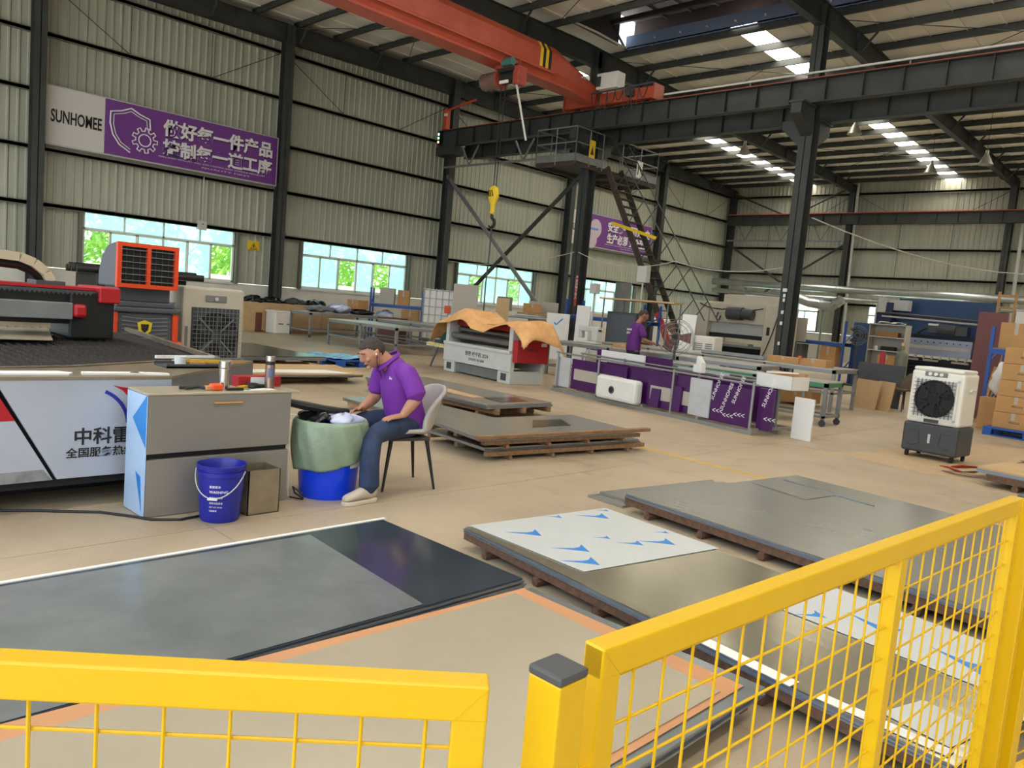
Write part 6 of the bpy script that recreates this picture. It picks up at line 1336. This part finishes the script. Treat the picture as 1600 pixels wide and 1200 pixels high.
heap('plastic_bundle', 'pale blue wrapped bundle on the window rack', (-22.25, 16.6, .78), (.3, .28, .2), 'cloth_blue', 21, 'bundle'); heap('plastic_bundle', 'dark wrapped bundle beside the window rack', (-20.9, 18.4, .3), (.35, .35, .3), 'box_dark', 22, 'bundle')
cbox('grey carton standing behind the tall column', -11.2, 24.9, .52, (.9, .5, .6), 0, 'grey_mid'); cbox('brown carton on the blue rack right of the tall column', -9.9, 24.9, .52, (.5, .5, .62)); cbox('small brown carton on the blue rack behind the tall column', -11.3, 24.9, 1.27, (.35, .4, .25))
t = thing('monitor_board', 'pale grey board behind the tall column', 'board', (-10.8, 24.2, 0)); MB().bx(-.3, .32, 0, .05, 1.2, 1.95).build('board', 'panel_beige', t); MB().bx(-.02, .03, .05, .1, 0, 1.9).build('stand', 'grey_mid', t)
t = thing('electrical_cabinet', 'dark grey control cabinet left of the standing worker', 'cabinet', (-12.25, 16.95, 0)); MB().bx(-.45, .5, -.2, .3, .05, 1.62).build('case', 'grey_dark', t, bevel=.01); MB().bx(-.42, .47, -.212, -.2, .15, 1.56).build('door', 'cooler_grey', t); MB().bx(.4, .43, -.225, -.212, .8, .95).build('handle', 'black', t)
tag(MB().prism([(-12.9, 16.6), (-11.6, 16.55), (-10.75, 16.9), (-11.0, 17.7), (-12.9, 17.7)], 1.93, 1.97).build('plywood_canopy', 'plywood'), 'pale plywood sheet laid flat above the control cabinet', 'plywood sheet')
t = thing('sheet_stand', 'thin steel legs carrying the flat plywood sheet', 'stand', (-11.85, 17.1, 0))
for x, y in ((-.95, .5), (.85, .5), (-.95, -.42), (.85, -.1)): MB().cyl((x, y, 0), (x, y, 1.93), .02, n=8).build('leg', 'grey_mid', t)
def board(label, x, y, rz, w, h, m, lean=.1, th=.03, name='leaning_board', cat='board', z=0, group=None):
    o = MB().prism([(0, 0), (th, 0), (th+lean, h), (lean, h)], -w/2, w/2, 'x').build(name, m, None, (x, y, z), rz); return tag(o, label, cat, group)
board('white upright panel left of the control cabinet', -12.95, 16.0, .0, .45, 1.7, 'white', .05); board('white leaning panel right of the standing worker', -10.3, 16.8, .3, .35, 1.7, 'white', .3); 
t = thing('pole_speaker', 'white box on a pole above the control cabinet', 'speaker', (-12.75, 18.3, 0)); MB().cyl((0, 0, 0), (0, 0, 2.5), .025, n=8).build('pole', 'grey_light', t); MB().bx(-.16, .16, -.1, .1, 2.5, 2.95).build('box', 'grey_light', t, bevel=.01)
t = thing('pole_speaker', 'smaller white box on a pole by the fourth window', 'speaker', (-14.5, 18.4, 0)); MB().cyl((0, 0, 0), (0, 0, 2.1), .025, n=8).build('pole', 'grey_light', t); MB().bx(-.12, .12, -.1, .1, 2.1, 2.4).build('box', 'grey_light', t, bevel=.01)
# left middle clutter
t = thing('storage_unit', 'long low cream storage unit along the left wall', 'storage unit', (-23.86, 11.9, 0)); MB().bx(0, .5, 0, 4.2, 0, .95).build('case', 'plywood', t, bevel=.01)
for k in range(3): MB().bx(.5, .512, .05+k*1.4, 1.38+k*1.4, .06, .9).build('door', 'plywood', t)
for k, (y, w, a) in enumerate([(12.3, .5, .2), (13.0, .6, .5), (13.8, .55, .1), (14.6, .6, .7)]):
    heap('garment_bag', ['black plastic bag at the left end of the cream storage unit', 'black shiny plastic bag second on the cream storage unit', 'grey black plastic sheet on the cream storage unit', 'dark plastic bag at the right end of the cream storage unit'][k], (-23.6, y, 1.0), (.24, .36, .13), 'bag_black' if k != 2 else 'grey_dark', 30+k, 'bag', .3)
cbox('dark red carton standing on the floor by the white bin', -23.4, 12.45, 0, (.12, .3, .62), .1, 'fan_brown', False); t = thing('plastic_tub', 'pale grey plastic storage bin before the cream storage unit', 'bin', (-22.9, 12.9, 0)); MB().bx(-.3, .3, -.32, .32, 0, .72).build('body', 'cooler_white', t, bevel=.04); MB().bx(-.32, .32, -.34, .34, .68, .74).build('lid', 'cooler_white', t, bevel=.02)
for k in range(2): MB().bx(.3, .31, -.2+k*.3, -.02+k*.3, .3, .34).build('hand_grip', 'grey_mid', t)
heap('bundle', 'crumpled grey cloth on the wheeled grey table', (-22.0, 13.75, .9), (.4, .4, .1), 'grey_mid', 41, 'bundle', .3); heap('bundle', 'pale blue plastic on the wheeled grey table', (-22.0, 14.55, .95), (.35, .35, .14), 'cloth_blue', 42, 'bundle'); heap('bundle', 'black plastic sheet on the wheeled grey table', (-21.9, 15.3, .88), (.4, .4, .09), 'bag_black', 43, 'bundle')
cbox('tan carton on the wheeled grey table', -22.0, 15.25, .98, (.5, .5, .3), .2); cbox('dark brown carton behind the wheeled grey table', -20.9, 15.9, .0, (.8, .6, .8), .4, 'fan_brown', False)
# tank in a cage
tk = thing('caged_tank', 'white plastic liquid tank in a grey wire cage', 'tank', (-20.1, 17.25, 0), .75); MB().bx(-.5, .5, -.5, .5, .15, 1.85).build('tank', 'cooler_white', tk, bevel=.06); MB().bx(-.55, .55, -.55, .55, 0, .14).build('pallet', 'grey_mid', tk)
for k in range(7):
    z = .2+k*.27; MB().tube([(-.53, -.53, z), (.53, -.53, z), (.53, .53, z), (-.53, .53, z)], .012, 6, closed=True).build('cage_bar', 'galv', tk)
for k in range(6):
    u = -.53+k*.212
    for p in ((u, -.53), (.53, u), (-u, .53), (-.53, -u)): MB().cyl((*p, .14), (*p, 1.88), .012, n=6).build('cage_bar', 'galv', tk)
MB().bx(.2, .4, -.546, -.54, 1.1, 1.35).build('label', 'tool_orange', tk)
t = board('two large flattened cartons standing behind the tarpaulin', -18.45, 16.85, .75, .8, 2.08, 'panel_beige', .06, .05); t = board('single tall flattened carton beside the crossed braces', -17.1, 17.2, .75, .4, 1.75, 'plywood', .1, .04)
sh2 = thing('metal_shelf', 'grey steel shelf with stacked offcuts under the third window', 'shelf', (-18.2, 18.3, 0), .75)
for x in (0, 2.0):
    for y in (0, .6): MB().bx(x, x+.05, y, y+.05, 0, 1.35).build('upright', 'grey_mid', sh2)
for z in (.35, .75, 1.15): MB().bx(0, 2.05, 0, .65, z, z+.03).build('shelf_board', 'grey_mid', sh2)
for k, (z, m) in enumerate(((1.18, 'grey_light'), (1.24, 'sheet_grey'), (1.30, 'cardboard_box'), (.78, 'white'), (.84, 'sheet_grey'))):
    tag(MB().box((0, 0, .025), (1.3-.15*k, .45, .05), .75+.05*k).build('flat_panel', m, None, (-17.75+.05*k, 19.2, z)), ['pale flat panel lowest on the grey shelf top', 'grey flat panel in the middle of the shelf top pile', 'brown flat panel topmost of the shelf pile', 'white flat panel on the middle shelf', 'grey flat panel on the white one on the middle shelf'][k], 'panel')
cbox('yellow brown carton on top of the shelf pile', -17.7, 19.2, 1.36, (.6, .4, .3), .75); cbox('grey carton high beside the flattened cartons', -18.55, 18.75, 1.36, (.5, .4, .45), .75, 'grey_mid', False)
t = thing('white_appliance', 'white box with a blue tick at the foot of the pipe brace', 'box', (-15.75, 18.3, 0), .75); MB().bx(-.35, .35, -.3, .3, 0, 1.42).build('case', 'white', t, bevel=.02); MB().bar((-.12, -.302, 1.15), (-.05, -.302, 1.08), .004, .04).bar((-.05, -.302, 1.08), (.14, -.302, 1.28), .004, .04).build('tick_mark', 'film_blue', t)
t = thing('electrical_cabinet', 'beige cabinet behind the platform column', 'cabinet', (-18.0, 20.1, 0), .75); MB().bx(-.5, .5, -.3, .3, 0, 1.75).build('case', 'panel_beige', t, bevel=.01); MB().bx(-.46, .46, -.312, -.3, .1, 1.65).build('door', 'panel_beige', t)
tag(MB().cyl((-19.9, 27.2, 0), (-19.9, 27.2, 2.9), .35, n=18).build('dust_collector', 'grey_mid', smooth=True), 'grey cylinder standing by the wall column right of the third window', 'cylinder')
# black stack behind the beige cooler
for k, (z, y, l) in enumerate([(.0, 6.3, 2.0), (.5, 6.3, 2.0), (1.0, 6.4, 1.9)]):
    t = thing('black_crate', ['black crate at the bottom behind the beige cooler', 'black crate in the middle behind the beige cooler', 'black crate on top behind the beige cooler'][k], 'crate', (-17.6, y, z), .1, 'black crates behind the cooler'); MB().bx(-.5, .5, -l/2, l/2, 0, .46).build('shell', 'black', t, bevel=.02)
    for q in range(5): MB().bx(.5, .52, -l/2+.1+q*.38, -l/2+.35+q*.38, .08, .38).build('slot', 'black_matte', t)
for k in range(5):
    tag(MB().cyl((-17.9+.16*k, 5.2, 1.54+.04*(k % 2)), (-17.7+.16*k, 7.3+.1*k, 1.54+.04*(k % 2)), .075, n=12).build('black_tube', 'black', smooth=True), 'black tube on the crates behind the beige cooler, %s' % ['rearmost', 'second from the wall', 'middle one', 'second from the front', 'nearest'][k], 'tube')

# ================================================================== RIGHT SIDE
plastic_pallet('blue plastic pallet under the stacked cartons', (-3.42, 15.75, 0), -.1, 1.4, 1.1)
for k in range(5):
    for j in range(2):
        cbox('brown printed carton in the %s layer, %s column of the stack' % (['bottom', 'second', 'third', 'fourth', 'top'][k], ['near', 'far'][j]), -2.95+j*.66+.01*k, 16.28-.06*j, .15+k*.285, (.62, .95, .28), -.1, 'cardboard_box', True, 'stacked cartons on the blue pallet', 'FRAGILE')
rack('tall blue rack behind the stacked cartons', -3.85, 17.3, -.05, 2.4, 1.0, 1.95, (1.52,))
cbox('big taped carton on the blue rack above the stack', -3.45, 17.75, 1.54, (.55, .6, .5), -.05, 'cardboard_box', True); cbox('second big carton on the blue rack above the stack', -2.85, 17.72, 1.54, (.55, .6, .5), -.05, 'box_dark', True)
heap('plastic_sack', 'white plastic sack hanging out of the blue rack', (-3.45, 17.1, .95), (.22, .2, .3), 'foam_white', 51, 'sack'); cbox('small carton with labels at the rack foot', -3.62, 16.95, .0, (.3, .3, .6), 0, 'cardboard_box', False)
mat('panel_brown', (96, 36, 24), .45, var=.06)
board('tall dark red brown panel standing left of the blue rack', -4.22, 18.9, .1, .55, 2.28, 'panel_brown', .14, .04)
for k, (x, h, l) in enumerate([(-4.0, 1.15, .35), (-3.93, 1.1, .3), (-3.98, 1.75, .5)]):
    tag(MB().bar((x, 17.9+.05*k, 0), (x+.12+.06*k, 17.9+l, h), .02, .08, up=(1, 0, 0)).build('timber_strip', 'timber_light'), ['shortest timber strip leaning by the blue rack', 'second timber strip leaning by the blue rack', 'longest timber strip leaning against the blue rack'][k], 'timber strip')
t = thing('wooden_ladder', 'pale wooden ladder frame standing behind the red brown panel', 'ladder', (-5.75, 26.0, 0))
for x in (0, .42): MB().bx(x, x+.07, 0, .06, 0, 3.15).build('rail', 'timber_light', t)
for z in (.5, 1.0, 1.5, 2.0, 2.65, 3.0): MB().bx(.07, .42, .01, .05, z, z+.07).build('rung', 'timber_light', t)
t = thing('white_cabinet', 'white cabinet standing behind the stacked cartons', 'cabinet', (-4.9, 25.8, 0)); MB().bx(-.3, .9, 0, .6, 0, 2.6).build('case', 'cooler_white', t, bevel=.01); MB().bx(-.27, .3, -.012, 0, .1, 2.5).build('door', 'cooler_white', t); MB().bx(.31, .87, -.012, 0, .1, 2.5).build('door', 'cooler_white', t)
board('square plywood board leaning at the table end', -6.05, 17.25, -.4, .62, .62, 'plywood', .12); board('second plywood board leaning behind the first', -5.7, 17.35, -.4, .4, .62, 'plywood', .1); board('dark grey board standing behind the plywood boards', -6.2, 18.4, -.2, 1.1, .95, 'grey_dark', .1)
mat('chair_brown', (84, 64, 48), .6)
c2 = thing('shell_chair', 'dark brown chair with back to us behind the white cooler', 'chair', (-5.5, 18.1, 0), 2.6); MB().grid(shell, 20, 24).build('seat_shell', 'chair_brown', c2, smooth='all', solid=.04)
for x, y in ((-.2, .2), (.2, .2), (-.2, -.2), (.2, -.2)): MB().cyl((x*.7, y*.7, .42), (x*1.1, y*1.1, 0), .018, .01, 8).build('leg', 'black', c2)
# lifting straps on the floor
mat('strap', (150, 134, 112), .85, var=.08, scale=8); mat('strap_red', (186, 60, 36), .7)
def strap(pts, w, label, end=True):
    t = thing('lifting_strap', label, 'strap', pts[0]); P = [Vector(p)-Vector(pts[0]) for p in pts]; v = []
    for i, p in enumerate(P):
        d = (P[min(i+1, len(P)-1)]-P[max(i-1, 0)]); d.z = 0; d.normalize(); r = Vector((d.y, -d.x, .5 if i % 2 else .2)).normalized()*w/2; v += [p-r, p+r]
    k = 2 if end else 0
    MB().add(v[k:], [(2*i, 2*i+1, 2*i+3, 2*i+2) for i in range(len(P)-1-k//2)]).build('webbing', 'strap', t, solid=.008, smooth='all')
    if end: MB().add(v[:6], [(0, 1, 3, 2), (2, 3, 5, 4)]).build('red_sleeve', 'strap_red', t, solid=.012, smooth='all')
strap([(-2.62, 10.48, .05), (-2.5, 10.36, .06), (-2.4, 10.35, .05), (-2.25, 10.45, .07), (-2.1, 10.75, .13), (-1.95, 11.0, .19), (-1.7, 11.1, .24), (-1.4, 11.2, .24)], .12, 'grey lifting strap with red end trailing onto the plywood pile')
strap([(-2.55, 10.6, .05), (-2.42, 10.55, .09), (-2.25, 10.6, .11), (-2.1, 10.95, .15), (-1.95, 11.25, .2), (-1.6, 11.5, .22), (-1.2, 11.6, .22)], .1, 'second grey lifting strap with red end beside the first')
mat('floor_card', (184, 160, 128), .8, var=.05)
tag(MB().prism([(-3.78, 10.17), (-2.5, 10.02), (-1.9, 11.6), (-2.2, 14.4), (-3.4, 14.0)], 0, .003).build('floor_mat', 'floor_card'), 'thin tan cardboard mat on the floor under the white cooler', 'mat')
